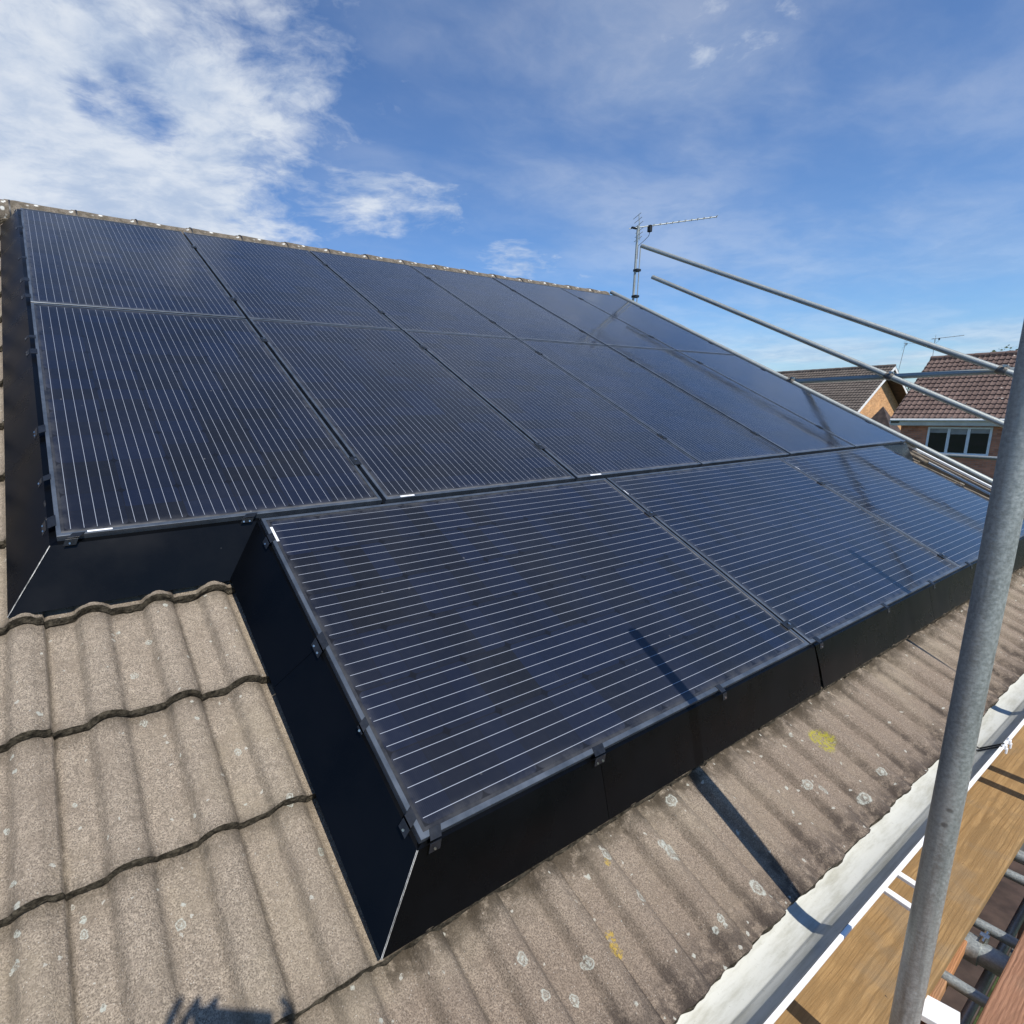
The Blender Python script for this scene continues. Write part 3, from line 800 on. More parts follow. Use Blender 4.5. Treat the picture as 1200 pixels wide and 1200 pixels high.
# left side of row 3
ua = U3
skirt('upper left side skirt section of the lowest panel row, by the inner corner', (ua-TO, -TO, TZ), (ua-TO, -.585, TZ), (ua-BO, -BO, BZ), (ua-BO, -.60, BZ),
      [((ua, -.128, 0), (0, 1, 0), .045, .030), ((ua, -.585, 0), (0, 1, 0), .062, .032)], (), .005)
skirt('long left side skirt section of the lowest panel row, ending in the mitred front corner', (ua-TO, -.5865, TZ), (ua-TO, vb-TO, TZ), (ua-BO, -.6015, BZ), (ua-BO, vb-BO, BZ),
      [((ua, -.862, 0), (0, 1, 0), .03, .006), ((ua, -1.105, 0), (0, 1, 0), .036, .030)], (1,), .006)
# front of row 3
js = [ua-TO, 1.235, 2.553, 3.885, 5.1, U3+2*Q+PL+TO]
labs = ['first front skirt section from the mitred corner, darkest one', 'front skirt section crossed by the pole shadow', 'third front skirt section, right of the wide gap', 'fourth front skirt section, just left of the pole', 'last front skirt section behind the pole']
cl = [((.669, .038), (1.228, .052)), ((1.85, .03),), ((2.57, .036), (3.271, .034)), ((3.876+.02, .034), (4.535, .034)), ((5.3, .03), (6.2, .03))]
for k in range(5):
    g0_ = .006 if k == 2 else 0
    q0 = js[k]-(BO-TO if k == 0 else 0)+(.022 if k == 2 else .001); q1 = js[k+1]+(BO-TO if k == 4 else 0)-.001
    skirt(labs[k], (js[k]+.001+g0_, vb-TO, TZ), (js[k+1]-.001, vb-TO, TZ), (q0, vb-BO, BZ), (q1, vb-BO, BZ),
          [((q, vb, 0), (1, 0, 0), w_, .030) for q, w_ in cl[k]], (0,) if k == 0 else (), .005)
# right side of row 3 and the bit of row 2 bottom to the right
ur = U3+2*Q+PL; ue = 6*P-.02
skirt('right side skirt section of the lowest panel row', (ur+TO, vb-TO, TZ), (ur+TO, -TO-.01, TZ), (ur+BO, vb-BO, BZ), (ur+BO, -BO, BZ), [((ur, -.15, 0), (0, 1, 0), .05, .03), ((ur, -.62, 0), (0, 1, 0), .05, .03)])
skirt('small skirt section at the far right end below the upper rows', (ur+TO, -TO, TZ), (ue+TO, -TO, TZ), (ur+BO, -BO, BZ), (ue+BO, -BO, BZ), [((6.8, 0, 0), (1, 0, 0), .05, .03)])
skirt('right edge skirt section of the upper rows beside the verge', (ue+TO, -TO, TZ), (ue+TO, 3.768, TZ), (ue+BO, -BO, BZ), (ue+BO, 3.766, BZ),
      [((ue, q, 0), (0, 1, 0), .05, .03) for q in (.35, 1.5, 2.2, 3.3)])
# isolator cable loop glimpsed between frame and left skirt
b = MB(); b.path([(-.008, .24, -.03), (-.012, .20, -.022), (-.008, .16, -.03), (-.012, .12, -.024), (-.008, .09, -.035)], .004, 6)
tag(b.build('cable', M['cable'], mw=RROT), 'black cable glimpsed in the gap between left skirt and panel frame', 'cable')

# ------------------------------------------------------------------ scaffold
TR = .0262
def tube(name, p0, p1, label, cat, group, mat='galv', r=TR):
    p0, p1 = Vector(p0), Vector(p1); L = (p1-p0).length
    b = MB(); b.tube((0, 0, 0), (0, 0, L), r, 32, hollow=.86)
    o = b.build(name, M[mat], mw=Matrix.Translation(p0) @ (p1-p0).to_track_quat('Z', 'Y').to_matrix().to_4x4())
    return tag(o, label, cat, group)
GS = 'galvanised scaffold tubes'
tube('scaffold_standard', (1.583, -1.600, -1.9), (1.626, -1.594, .59), 'thick upright galvanised scaffold pole in the right foreground', 'scaffold pole', GS, r=.0245)
tube('scaffold_standard', (3.52, -1.600, -4.9), (3.52, -1.600, .62), 'upright scaffold pole farther right along the gutter, outside the frame', 'scaffold pole', GS)
tube('scaffold_standard', (3.37, -1.602, -4.9), (3.37, -1.602, -.98), 'short upright pole end beside the taller scaffold pole', 'scaffold pole', GS)
def uz(u, v, n): return W(u, v, n)
T1 = (uz(7.2, 3.973, .63), uz(7.2, -1.2, .818)); T2 = (uz(7.2, 3.583, .345), uz(7.2, -1.5, .425)); T3 = (uz(7.2, 4.10, -.040), uz(7.2, -.95, -.040))
tube('guard_rail_tube', T1[0], T1[1], 'topmost of the three sloping scaffold tubes along the gable', 'scaffold tube', GS)
tube('guard_rail_tube', T2[0], T2[1], 'middle one of the three sloping scaffold tubes along the gable', 'scaffold tube', GS)
tube('guard_rail_tube', T3[0], T3[1], 'lowest sloping scaffold tube, lying along the roof verge', 'scaffold tube', GS)
hz_ = .62
HX = 7.2+2*TR+.002
tube('ledger_tube', (HX, 1.12, .613), (HX, -2.6, .630), 'level scaffold tube crossing the three sloping ones in front of the houses', 'scaffold tube', GS)
tube('scaffold_standard', (HX+2*TR, -2.3, -4.9), (HX+2*TR, -2.3, 1.3), 'upright scaffold pole at the gable corner outside the frame', 'scaffold pole', GS)
def coupler(pt, da, db, label):
    pt = Vector(pt); da = Vector(da).normalized(); db = Vector(db).normalized()
    t = empty('scaffold_coupler', label, 'scaffold coupler', pt, None, 'scaffold couplers')
    x = Vector((1, 0, 0)); b = MB()
    b.tube(-da*.032, da*.032, TR*1.36, 20); b.tube(x*2*TR-db*.032, x*2*TR+db*.032, TR*1.36, 20)
    b.box(x*TR, (.03, .05, .05)); b.build('body', M['coupler'], t, bevel=.002)
    for s_, base, dr in ((1, Vector((0, 0, 0)), da), (-1, x*2*TR, db)):
        pr = x.cross(dr).normalized()
        if pr.z < 0: pr = -pr
        b = MB(); c0 = base+pr*TR*1.45
        b.box(c0, (.030, .028, .016)); b.tube(c0-x*.035, c0+x*.035, .0065, 8); b.tube(c0-x*.040, c0-x*.028, .0125, 6); b.build('bolt', M['screw'], t)
def onT(T, z): k = (z-T[0].z)/(T[1].z-T[0].z); return T[0].lerp(T[1], k)
coupler(onT(T1, .624), T1[1]-T1[0], (0, 1, 0), 'coupler clamping the level tube to the topmost sloping tube')
coupler(onT(T2, .620), T2[1]-T2[0], (0, 1, 0), 'coupler clamping the level tube to the middle sloping tube')
coupler(onT(T3, .615), T3[1]-T3[0], (0, 1, 0), 'coupler clamping the level tube to the lowest sloping tube')
# level tube in front of the far house window
tube('ledger_tube', (12.0, 2.2, -.430), (12.0, -1.5, -.52), 'level tube passing below the window of the brick house', 'scaffold tube', GS)
# timber running beside the verge
b = MB(); b.box((0, 0, 0), (.045, 5.2, .15)); tag(b.build('timber_board', M['board_grey'], mw=RROT @ Matrix.Translation((7.42, 1.0, -.215)), bevel=.003), 'brown timber on edge running down beside the verge, under the lowest sloping tube', 'timber')
b = MB(); b.box((0, 0, 0), (.10, 5.2, .020)); tag(b.build('pale_batten', M['upvc'], mw=RROT @ Matrix.Translation((7.47, 1.0, -.122)), bevel=.003), 'pale batten lying on top of the brown timber beside the verge', 'batten')
b = MB(); b.box((0, 0, 0), (.03, 5.2, .016)); tag(b.build('pale_batten', M['upvc'], mw=RROT @ Matrix.Translation((7.37, 1.0, -.165)), bevel=.003), 'thin pale batten along the face of the brown timber beside the verge', 'batten')
# loose broken tile bits on verge
for (u_, v_, l) in ((7.16, -.02, 'upper pale mortar lump on the verge right of the panel corner'), (7.15, -.14, 'lower pale mortar lump on the verge right of the panel corner'), (7.42, .06, 'pale mortar lump lying on the batten under the lowest tube')):
    b = MB(); b.box((0, 0, 0), (.07, .12, .03), Matrix.Rotation(random.uniform(-.4, .4), 3, 'Z'))
    tag(b.build('mortar_lump', M['ridge'], mw=RROT @ Matrix.Translation((u_, v_, -.13 if u_ < 7.3 else -.09)), bevel=.008), l, 'mortar')

# platform boards
def board(name, c, d, mat, label, cat='scaffold board', group='scaffold boards of the platform', rz=0., bev=.004):
    b = MB(); b.box((0, 0, 0), d); o = b.build(name, M[mat], mw=Matrix.Translation(c) @ Matrix.Rotation(rz, 4, 'Z'), bevel=bev)
    return tag(o, label, cat, group)
PZ = -1.30
board('platform_board', (1.9, -1.395, PZ-.019), (7.5, .34, .038), 'board', 'wide golden scaffold board with wavy grain beside the white gutter')
rb = board('platform_board', (1.9, -1.785, PZ-.019), (7.5, .25, .038), 'board_red', 'reddish rough scaffold board at the bottom right corner')
board('platform_board', (1.9, -2.045, PZ-.019), (7.5, .25, .038), 'board_red', 'third scaffold board outward from the gutter')
board('platform_board', (1.9, -2.305, PZ-.019), (7.5, .25, .038), 'board_red', 'outermost scaffold board of the platform')
for x, l in ((2.17, 'nearest tube crossing under the boards in the platform gap'), (2.50, 'tube crossing under the boards just past the coupler in the platform gap'), (2.87, 'tube crossing under the boards far along the platform gap'), (3.02, 'farthest tube crossing under the boards in the platform gap'), (.4, 'tube crossing under the boards below the photographer')):
    tube('transom_tube', (x, -1.15, PZ-.038-.02), (x-.02, -2.6, PZ-.038-.02), l, 'scaffold tube', GS, r=.017 if x in (2.17, 2.50, 2.87) else .024)
tube('transom_tube', (2.40, -1.2, PZ-.09), (2.40, -2.6, PZ-.09), 'thick tube crossing the platform gap at the pale coupler', 'scaffold tube', GS, r=.036)
t = empty('scaffold_coupler', 'pale coupler round the thick tube in the platform gap', 'scaffold coupler', (2.40, -1.585, PZ-.09), None, 'scaffold couplers')
b = MB(); b.tube((0, .03, 0), (0, -.012, 0), .043, 20); b.build('body', M['galv'], t)
b = MB(); b.box((.02, -.01, .045), (.02, .02, .02)); b.tube((-.01, -.01, .047), (.05, -.01, .047), .006, 8); b.build('bolt', M['screw'], t)
tube('ledger_tube', (-2, -1.62, PZ-.16), (5.5, -1.62, PZ-.16), 'tube running lengthwise under the platform gap', 'scaffold tube', GS, r=.012)
b = MB(); b.box((0, 0, 0), (1.3, .09, .04)); tag(b.build('timber_batten', M['board_orange'], mw=Matrix.Translation((1.77, -1.540, -1.376)) @ Matrix.Rotation(rad(1.5), 4, 'Z'), bevel=.003), 'pale orange timber peeping out under the edge of the golden board in the gap', 'timber')
b = MB(); b.box((0, 0, 0), (.085, .075, .02)); tag(b.build('plastic_offcut', M['pvc'], mw=Matrix.Translation((1.965, -1.600, -1.325)) @ Matrix.Rotation(rad(12), 4, 'Z'), bevel=.002), 'white plastic offcut below the gap next to the orange timber', 'plastic offcut')
for k, (x, l) in enumerate(((1.985, 'nearer white plastic strip sticking out from under the gutter'), (2.09, 'farther white plastic strip sticking out from under the gutter'))):
    b = MB(); b.box((0, -.055, 0), (.022, .17-.01*k, .012)); b.box((0, .02, .012), (.022, .03, .02))
    tag(b.build('gutter_strap', M['pvc'], mw=Matrix.Translation((x+.012, -1.395, -1.06)) @ Matrix.Rotation(rad(-12), 4, 'Z'), bevel=.002), l, 'gutter strap', 'white gutter straps')
# dark boards added to shade the gap and small greenery strips on the ground under the gap
for y_, l in ((-1.30, 'inner dark board added deep below the platform gap to darken it'), (-1.56, 'second dark board added deep below the platform gap to darken it'), (-1.95, 'outer dark board added deep below the platform gap to darken it')):
    board('gap_shade_board', (2.6, y_, -3.2), (7, .24, .038), 'soffit', l, group='added boards darkening the platform gap')

# ------------------------------------------------------------------ television aerials
def aerial(name, base, top, end, label, nel=11, el=.09, pole=.016, double=True):
    base, top, end = Vector(base), Vector(top), Vector(end)
    t = empty(name, label, 'tv aerial', base, None, 'television aerials')
    top -= base; end -= base
    b = MB(); b.tube((0, 0, 0), top, pole, 12)
    if double: b.tube(Vector((.045, -.03, 0)), top*.86+Vector((.045, -.03, 0)), pole*.45, 8)
    m = b.build('mast', M['galv'], t)
    if double:
        for k in (.32, .52, .70):
            b = MB(); b.box(top*k+Vector((.022, -.015, 0)), (.085, .065, .03)); b.build('band', M['cable'], m)
    st = top+Vector((0, 0, -.02)); dr = (end-st); L = dr.length; dr.normalize()
    side = dr.cross(Vector((0, 0, 1))).normalized(); upv = side.cross(dr).normalized()
    b = MB(); b.tube(st-dr*.12, end, .007 if pole > .012 else .012, 8); bo = b.build('boom', M['galv'], t)
    b = MB()
    for i in range(nel):
        p = st+dr*(L*(.20+.79*i/(nel-1))); b.tube(p-side*el*.5+upv*.004, p+side*el*.5+upv*.004, .0038 if pole > .012 else .008, 6)
        b.tube(p-upv*.018, p+upv*.018, .003, 6)
    b.build('director', M['galv'], t)
    b = MB()                                   # X reflector
    c0 = st+dr*.02
    for sgn in (-1, 1):
        for k in range(3):
            h = sgn*(.04+.055*k); q = c0+upv*h-dr*(.012*k); b.tube(q-side*.13, q+side*.13, .0035, 6)
        b.tube(c0, c0+upv*sgn*.17, .005, 6)
    b.build('reflector', M['galv'], t)
    b = MB(); b.box(st+dr*L*.15-upv*.035, (.05, .05, .09)); b.box(st-dr*.05, (.11, .03, .025)); b.build('dipole_box', M['cable'], t, bevel=.008)
    b = MB(); q = st+dr*L*.15-upv*.08; b.path([q, q-upv*.05-dr*.02, q-upv*.10-dr*.08, Vector((.02, -.01, q.z-.18)), Vector((.02, -.01, q.z-.35))], .004, 6); b.build('lead', M['cable'], t)
    return t
aerial('television_aerial', (7.29, 3.27, .9), (7.305, 3.275, 2.84), (8.20, 2.69, 2.93), 'large television aerial on a tall mast at the gable end of the ridge')

# ------------------------------------------------------------------ neighbouring houses
HS = 1.7
def SX(x): return CW.x+HS*(x-CW.x)
def SY(y): return CW.y+HS*(y-CW.y)
def SZ(z): return CW.z+HS*(z-CW.z)
def far_roof(name, parent, x0, z0, x1, z1, ya, yb, mat, flip=False):
    """tiled slope from eave (x0,z0) up to ridge (x1,z1), between ya and yb"""
    L = math.hypot(x1-x0, z1-z0); ex = Vector((x1-x0, 0, z1-z0)).normalized(); nrm = Vector((-ex.z, 0, ex.x))
    if nrm.z < 0: nrm = -nrm
    V, F = [], []; gk = .315; ncr = int(L/gk)+1; du = .0206; nu = int((yb-ya)/du)+1
    for k in range(ncr):
        s0 = k*gk; s1 = min(L, s0+gk)
        if s1-s0 < .03: break
        for s_, lift in ((s0, -.01), (s0, .042), (s1, .0)):
            for i in range(nu+1):
                y = ya+(yb-ya)*i/nu; h = .030*max(0, math.sin(2*PI*y/.165))**.8
                j = random.uniform(-.004, .004) if lift > .01 else 0
                p = Vector((x0, y, z0))+ex*(s_+j)+nrm*(h+lift); V.append(tuple(p))
    nr = len(V)//(nu+1)
    for a in range(nr-1):
        for i in range(nu):
            q = a*(nu+1)+i; f = (q, q+1, q+nu+2, q+nu+1); F.append(f[::-1] if not flip else f)
    b = MB(); b.add(V, F); return b.build(name, M[mat], parent)
def mk_house(name, label, xe, ze, xr, zr, yv, ylen, tilem, wallm, gablem, over, z_g=-4.9, windows=()):
    """ridge along Y at xr; near eave xe; gable facing -Y or +Y at yv; body extends ylen from yv"""
    t = empty(name, label, 'house')
    sg = 1 if ylen > 0 else -1
    yo = yv+ylen
    ya, yb = min(yv, yo), max(yv, yo)
    xb = 2*xr-xe
    far_roof('roof', t, xe, ze, xr, zr, ya, yb, tilem)
    far_roof('rear_roof_slope', t, xb, ze, xr, zr, ya, yb, tilem, True)
    b = MB(); n_ = int((yb-ya)/.45)
    for i in range(n_):
        y = ya+(yb-ya)*(i+.5)/n_; ln = (yb-ya)/n_*.97
        b.tube((xr, y-ln/2, zr+.0), (xr, y+ln/2, zr+.01), .115, 12)
    b.build('ridge', M[tilem], t)
    # body
    xw0, xw1 = xe+.35, xb-.35; yw0, yw1 = (yv+over*sg, yo-.3*sg) if sg > 0 else (yo+.3, yv-over)
    pitch = (zr-ze)/(xr-xe); zw = ze-.05
    b = MB()
    b.hexa([(xw0, yw0, z_g), (xw1, yw0, z_g), (xw1, yw1, z_g), (xw0, yw1, z_g), (xw0, yw0, zw), (xw1, yw0, zw), (xw1, yw1, zw), (xw0, yw1, zw)])
    b.build('wall', M[wallm], t)
    for yy, s2 in ((yw0, 1), (yw1, -1)):
        b = MB(); zt_ = zr-.16; y2 = yy+s2*.2
        yy_ = yy-.002*s2
        b.add([(xw0, yy_, z_g+.01), (xw1, yy_, z_g+.01), (xw1, yy_, zw+.0+.35*pitch-.12), (xr, yy_, zt_), (xw0, yy_, zw+.35*pitch-.12)], [(0, 1, 2, 3, 4) if s2 > 0 else (4, 3, 2, 1, 0)])
        b.add([(xw1, y2, zw+.35*pitch-.12), (xr, y2, zt_), (xw0, y2, zw+.35*pitch-.12), (xw1, yy_, zw+.35*pitch-.12), (xr, yy_, zt_), (xw0, yy_, zw+.35*pitch-.12)], [(0, 1, 4, 3), (1, 2, 5, 4)])
        b.build('gable_wall', M[gablem], t)
    # bargeboards both gables, soffits
    for yy, s2 in ((ya, 1), (yb, -1)):
        for xx in (xe, xb):
            b = MB(); a = Vector((xx, yy, ze-.02)); c_ = Vector((xr, yy, zr-.0)); d = (c_-a).normalized(); dn = Vector((0, 0, -1))
            y2 = yy+s2*.03
            b.hexa([(a.x, yy, a.z-.02), (c_.x, yy, c_.z-.02), (c_.x, y2, c_.z-.02), (a.x, y2, a.z-.02), (a.x, yy, a.z-.20), (c_.x, yy, c_.z-.20), (c_.x, y2, c_.z-.20), (a.x, y2, a.z-.20)][::1])
            b.build('bargeboard', M['upvc'], t)
            b = MB(); ov = abs(over)
            y3 = y2+s2*.002; y4 = yy+s2*ov
            b.hexa([(a.x, y3, a.z-.12), (c_.x, y3, c_.z-.12), (c_.x, y4, c_.z-.12), (a.x, y4, a.z-.12), (a.x, y3, a.z-.15), (c_.x, y3, c_.z-.15), (c_.x, y4, c_.z-.15), (a.x, y4, a.z-.15)])
            b.build('soffit', M['soffit'], t)
    for xx, s2 in ((xe, 1), (xb, -1)):
        b = MB(); b.box((xx+.06*s2, (ya+yb)/2, ze-.16), (.03, yb-ya-.02, .20)); b.box((xx+.22*s2, (ya+yb)/2, ze-.275), (.30, yb-ya-.1, .02)); b.build('fascia', M['fascia'], t)
        b = MB(); b.tube((xx-.02*s2, ya+.02, ze-.05), (xx-.02*s2, yb-.02, ze-.05), .055, 12); b.build('gutter', M['upvc'], t)
    for (y0_, y1_, zb_, zt_, nl) in windows:
        f = MB(); X = xw0; dpt = .05
        fw = .07
        def fb(ylo, yhi, zl, zh): f.box((X-.01, (ylo+yhi)/2, (zl+zh)/2), (dpt, yhi-ylo, zh-zl))
        fb(y0_, y0_+fw, zb_, zt_); fb(y1_-fw, y1_, zb_, zt_); fb(y0_+fw, y1_-fw, zt_-fw, zt_); fb(y0_+fw, y1_-fw, zb_, zb_+fw)
        pw = (y1_-y0_-2*fw)/nl
        for i in range(1, nl): fb(y0_+fw+pw*i-.045, y0_+fw+pw*i+.045, zb_+fw, zt_-fw)
        wo = f.build('window', M['upvc'], t, bevel=.006)
        for i in range(nl):
            a0, a1 = y0_+fw+pw*i+(.045 if i else 0), y0_+fw+pw*(i+1)-(.045 if i < nl-1 else 0)
            b = MB(); b.box((X-.008, (a0+a1)/2, (zb_+zt_)/2), (.012, a1-a0, zt_-zb_-2*fw)); b.build('pane', M['glass'], wo)
            b = MB(); hb = .17+(.05 if i == 1 else 0); b.box((X-.017, (a0+a1)/2, zt_-fw-hb/2), (.004, a1-a0-.02, hb)); b.build('blind', M['blind'], wo)
        b = MB(); b.box((X-.05, (y0_+y1_)/2, zb_-.03), (.14, y1_-y0_+.14, .05)); b.build('sill', M['upvc'], wo)
    return t
h1 = mk_house('brick_house', 'red brick house with brown tiled roof and three pane white window behind the pole', SX(18), SZ(-.02), SX(20.2), SZ(1.50), SY(3.38), -12.0, 'tile_r', 'brick', 'brick_x', .3,
         windows=((SY(1.62), SY(2.70), SZ(-.86), SZ(-.215), 3),))
h2 = mk_house('brick_house', 'house with grey brown roof and orange brick gable left of the red brick house', SX(22.9), SZ(-.62), SX(27), SZ(1.72), SY(6.08), 14, 'tile_l', 'brick', 'brick_o', .7)
# small dark pointed roof between
b = MB(); qx, qy, qz = SX(23), SY(5.06), SZ(.27)
b.add([(qx-1., qy-1., qz-1.9), (qx-1., qy+1., qz-1.9), (qx+1., qy+1., qz-1.9), (qx+1., qy-1., qz-1.9), (qx, qy, qz)], [(1, 0, 4), (2, 1, 4), (3, 2, 4), (0, 3, 4), (0, 1, 2, 3)])
b.hexa([(qx+a, qy+c_, z_) for z_ in (-4.9, qz-1.91) for a, c_ in ((-.8, -.8), (.8, -.8), (.8, .8), (-.8, .8))])
tag(b.build('porch_roof', M['soffit']), 'small dark pointed roof tip in front of the orange gable', 'porch roof')
aerial('television_aerial', (SX(20.2), SY(3.34), SZ(1.3)), (SX(20.2), SY(3.36), SZ(2.03)), (SX(20.35), SY(2.85), SZ(2.05)), 'small aerial rising behind the left end of the brown tiled roof', 6, .12, .011, False)
aerial('television_aerial', (SX(27), SY(5.98), SZ(1.5)), (SX(27), SY(5.90), SZ(2.52)), (SX(27.3), SY(5.72), SZ(2.50)), 'thin aerial standing on the ridge end above the orange gable', 4, .12, .014, False)

# ------------------------------------------------------------------ trees beyond
def tree(loc, h, r, label, seed, nleaf=2600):
    rnd = random.Random(seed)
    t = empty('tree', label, 'tree', loc, None, 'trees beyond the brick house')
    b = MB(); b.tube((0, 0, 0), (0, 0, h*.55), r*.10, 10, r1=r*.05)
    cs = []
    for i in range(14):
        a = rnd.uniform(0, 2*PI); q = Vector((math.cos(a)*r*rnd.uniform(.2, .75), math.sin(a)*r*rnd.uniform(.2, .75), h*rnd.uniform(.5, .95)))
        b.tube((0, 0, h*rnd.uniform(.35, .55)), q, r*.035, 6, r1=r*.012); cs.append((q, r*rnd.uniform(.25, .45)))
    b.build('trunk', M['bark'], t)
    b = MB()
    for i in range(nleaf):
        c_, rr = rnd.choice(cs); d = Vector((rnd.gauss(0, 1), rnd.gauss(0, 1), rnd.gauss(0, 1))).normalized()*rr*rnd.uniform(.5, 1.05)
        p = c_+d; s_ = rnd.uniform(.07, .16); q = Matrix.Rotation(rnd.uniform(0, 6.3), 3, 'Z') @ Matrix.Rotation(rnd.uniform(0, 3.1), 3, 'X')
        b.add([p+q @ Vector(v) for v in ((-s_, 0, 0), (0, -s_*.5, 0), (s_, 0, .02), (0, s_*.5, 0))], [(0, 1, 2, 3)])
    b.build('crown', M['leaf'], t)
    return t
tree((SX(36), SY(8.2), -4.9), 7.0, 3.2, 'bushy tree behind the gap between the two houses', 11, 4200)
tree((SX(31.5), SY(4.30), -4.9), 8.55, 2.2, 'tree whose tip just shows above the brown tiled roof', 3)

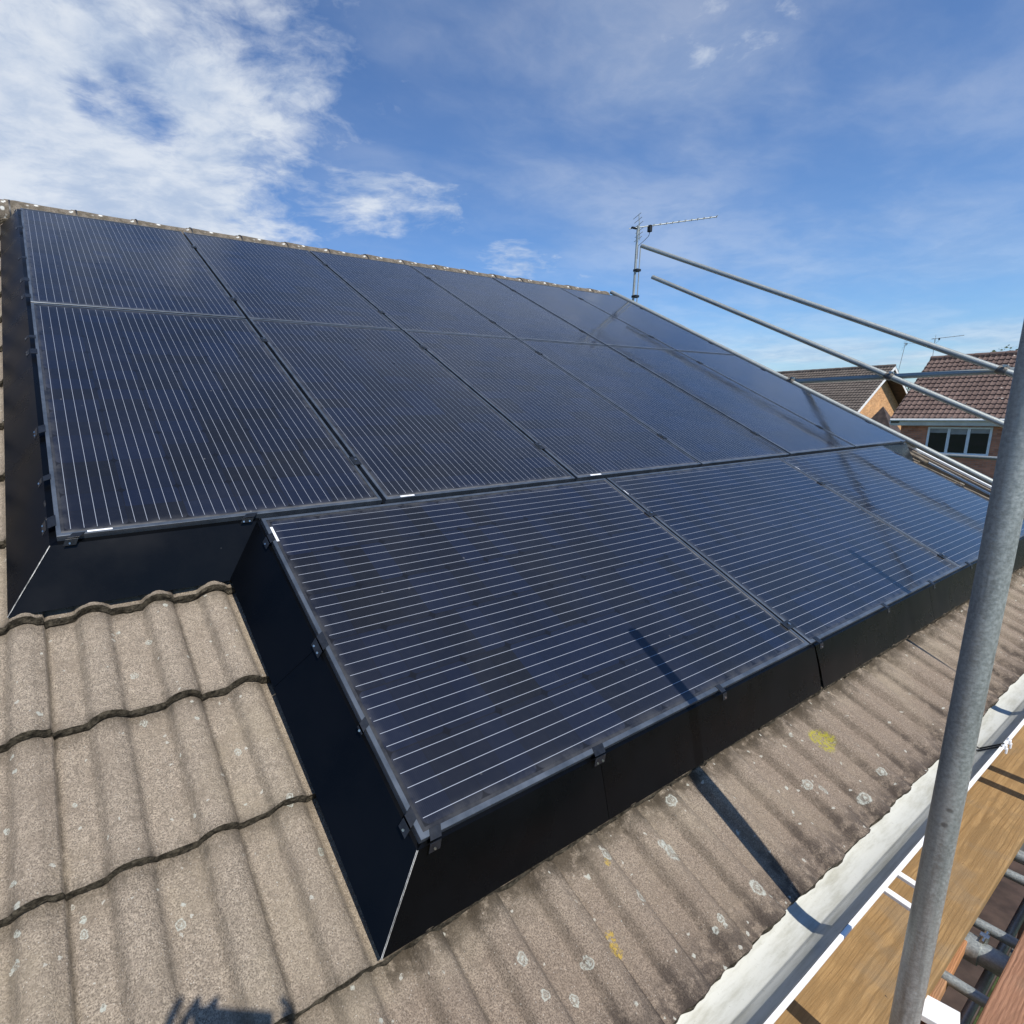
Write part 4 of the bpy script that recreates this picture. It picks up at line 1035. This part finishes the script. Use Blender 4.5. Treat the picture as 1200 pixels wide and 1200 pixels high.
# ------------------------------------------------------------------ photographer (behind the camera; casts the shadow at the bottom left)
def skin(name, pts, edges, mat, parent, root=0, sub=1, loc=None):
    me = bpy.data.meshes.new(name); me.from_pydata([tuple(p[0]) for p in pts], edges, []); me.materials.append(mat)
    o = bpy.data.objects.new(name, me); COL.objects.link(o); o.parent = parent
    m = o.modifiers.new('skin', 'SKIN'); m.use_smooth_shade = True
    if not me.skin_vertices:
        pass
    for i, p in enumerate(pts):
        sv = me.skin_vertices[0].data[i] if me.skin_vertices else None
        if sv: sv.radius = (p[1], p[2] if len(p) > 2 else p[1]); sv.use_root = (i == root)
    s_ = o.modifiers.new('sub', 'SUBSURF'); s_.levels = sub; s_.render_levels = sub
    return o
def photographer():
    t = empty('person', 'person in navy work jacket behind the camera holding up a phone in both hands', 'person', (-.16, -2.22, PZ))
    O = Vector((-.16, -2.22, PZ)); cl = CW-O
    f2 = Vector((fwd.x, fwd.y, 0)).normalized(); r2 = Vector((f2.y, -f2.x, 0)); Z = Vector((0, 0, 1))
    hip = Vector((0, 0, .92)); neck = Vector((0, 0, 1.46)); 
    lh = cl-right*.020-up*.062-fwd*.040; rh = cl+right*.160-up*.066-fwd*.034
    P_ = lambda a, b, c: r2*a+f2*b+Z*c
    pts = [(hip, .15, .11), (P_(0, 0, 1.12), .14, .10), (P_(0, 0, 1.32), .17, .11), (neck, .06, .055), (P_(0, .02, 1.53), .055)]
    edges = [(0, 1), (1, 2), (2, 3), (3, 4)]
    for s_, hd in ((-1, lh), (1, rh)):
        sh = P_(.19*s_, 0, 1.38); el = P_(.26*s_, .14, 1.20)
        k = len(pts); wr = hd+(el-hd).normalized()*.07
        pts += [(sh, .062), (el, .045), (el.lerp(wr, .4), .043), (wr, .028)]; edges += [(2, k), (k, k+1), (k+1, k+2), (k+2, k+3)]
    skin('jacket', pts, edges, M['cloth'], t)
    pts = [(hip+Z*.04, .145, .11)]; edges = []
    for s_ in (-1, 1):
        k = len(pts); pts += [(P_(.09*s_, 0, .82), .085), (P_(.11*s_, .02, .48), .062), (P_(.12*s_, -.02, .10), .045)]; edges += [(0, k), (k, k+1), (k+1, k+2)]
    skin('trousers', pts, edges, M['trouser'], t)
    for s_ in (-1, 1):
        skin('boot', [(P_(.12*s_, -.04, .05), .045), (P_(.125*s_, .06, .04), .042), (P_(.13*s_, .16, .032), .034)], [(0, 1), (1, 2)], M['hair'], t)
    # head: shaped ellipsoid with face features
    b = MB(); hc = P_(0, .04, 1.655); seg, rg = 28, 22; V = []
    for j in range(rg+1):
        th = PI*j/rg
        for i in range(seg):
            ph = 2*PI*i/seg; x = math.sin(th)*math.cos(ph); y = math.sin(th)*math.sin(ph); z = math.cos(th)
            sx, sy = .078, .098
            if z < 0: sx *= 1-.28*z*z; sy *= 1-.12*z*z
            p = Vector((x*sx, y*sy, z*.122))
            if y > .75:
                p.y += .022*math.exp(-((x/.16)**2+((z+.12)/.16)**2))+.006*math.exp(-((x/.3)**2+((z+.5)/.07)**2))
                p.y -= .008*(math.exp(-(((abs(x)-.42)/.16)**2+((z-.08)/.12)**2)))
            V.append(hc+r2*p.x+f2*p.y+Z*p.z)
    F = [(j*seg+i, (j+1)*seg+i, (j+1)*seg+(i+1) % seg, j*seg+(i+1) % seg) for j in range(rg) for i in range(seg)]
    b.add(V, F, 0, True)
    for s_ in (-1, 1): b.box(hc+r2*.080*s_+Z*-.005, (.014, .03, .055), Matrix.Rotation(math.atan2(-f2.x, f2.y), 3, 'Z'))
    b.build('head', M['skin'], t)
    b = MB(); V = []
    for j in range(12):
        th = PI*.62*j/11
        for i in range(seg):
            ph = 2*PI*i/seg; x = math.sin(th)*math.cos(ph); y = math.sin(th)*math.sin(ph); z = math.cos(th)
            cut = 1. if y < .35 or z > .5 else .9
            V.append(hc+r2*x*.086*cut+f2*(y*.106*cut-.006)+Z*(z*.130+.004))
    b.add(V, [(j*seg+i, (j+1)*seg+i, (j+1)*seg+(i+1) % seg, j*seg+(i+1) % seg) for j in range(11) for i in range(seg)], 0, True)
    b.build('hair', M['hair'], t)
    # hands: palm plus five fingers gripping the phone ends
    for s_, hd in ((-1, lh), (1, rh)):
        out = right*s_
        el = P_(.26*s_, .14, 1.20); ar = (el-hd).normalized()
        pts = [(hd+ar*.075, .026), (hd+ar*.04, .030, .020), (hd, .034, .018), (hd+out*.012+up*.035, .028, .014)]; edges = [(0, 1), (1, 2), (2, 3)]
        for q in range(4):
            k = len(pts); kn = hd+up*(.052-.020*q)+out*.022
            tip_len = (.9, 1., .95, .8)[q]
            a1 = kn+(out*.012+up*(.018+.006*(q == 0))+fwd*.006)*tip_len
            a2 = a1+(up*(.026-.006*q)-out*.008+fwd*.006)*tip_len
            a3 = a2+(up*.018*(1-.3*q)-out*.022)*tip_len
            if s_ < 0 and q < 3:      # fingers held up behind the lens end of the phone
                kn = hd+up*.050+right*(-.026+.024*q)
                sl_ = right*(.010+.004*q); a1 = kn+up*.034+sl_; a2 = a1+up*.024+sl_*1.1; a3 = a2+up*.018+sl_*.8
            pts += [(kn, .0100), (a1, .0090), (a2, .0082), (a3, .0070)]; edges += [(3 if q < 2 else 2, k), (k, k+1), (k+1, k+2), (k+2, k+3)]
        k = len(pts); tb = hd-out*.012-fwd*.010
        pts += [(tb, .0115), (tb-out*.028-fwd*.012+up*.012, .0100), (tb-out*.052-fwd*.006+up*.022, .0085)]; edges += [(2, k), (k, k+1), (k+1, k+2)]
        skin('hand', pts, edges, M['skin'], t)
    return t
photographer()
ph = MB(); Rp = Matrix((right, up, -fwd)).transposed()
ph.box((0, 0, 0), (.150, .074, .008)); 
po = ph.build('phone', M['phone'], mw=Matrix.Translation(CW+right*.068-up*.021-fwd*.012) @ Rp.to_4x4() @ Matrix.Rotation(rad(-5), 4, 'Z'), bevel=.0035)
tag(po, 'dark phone held up level in both hands, behind the view', 'phone')
b = MB(); b.tube((-.055, .02, -.0035), (-.055, .02, -.006), .006, 12); b.build('lens', M['glass'], po)

# ------------------------------------------------------------------ render settings
sc.view_settings.view_transform = 'Standard'; sc.view_settings.look = 'None'; sc.view_settings.exposure = .08; sc.view_settings.gamma = 1
sc.render.engine = 'CYCLES'
sc.cycles.max_bounces = 6
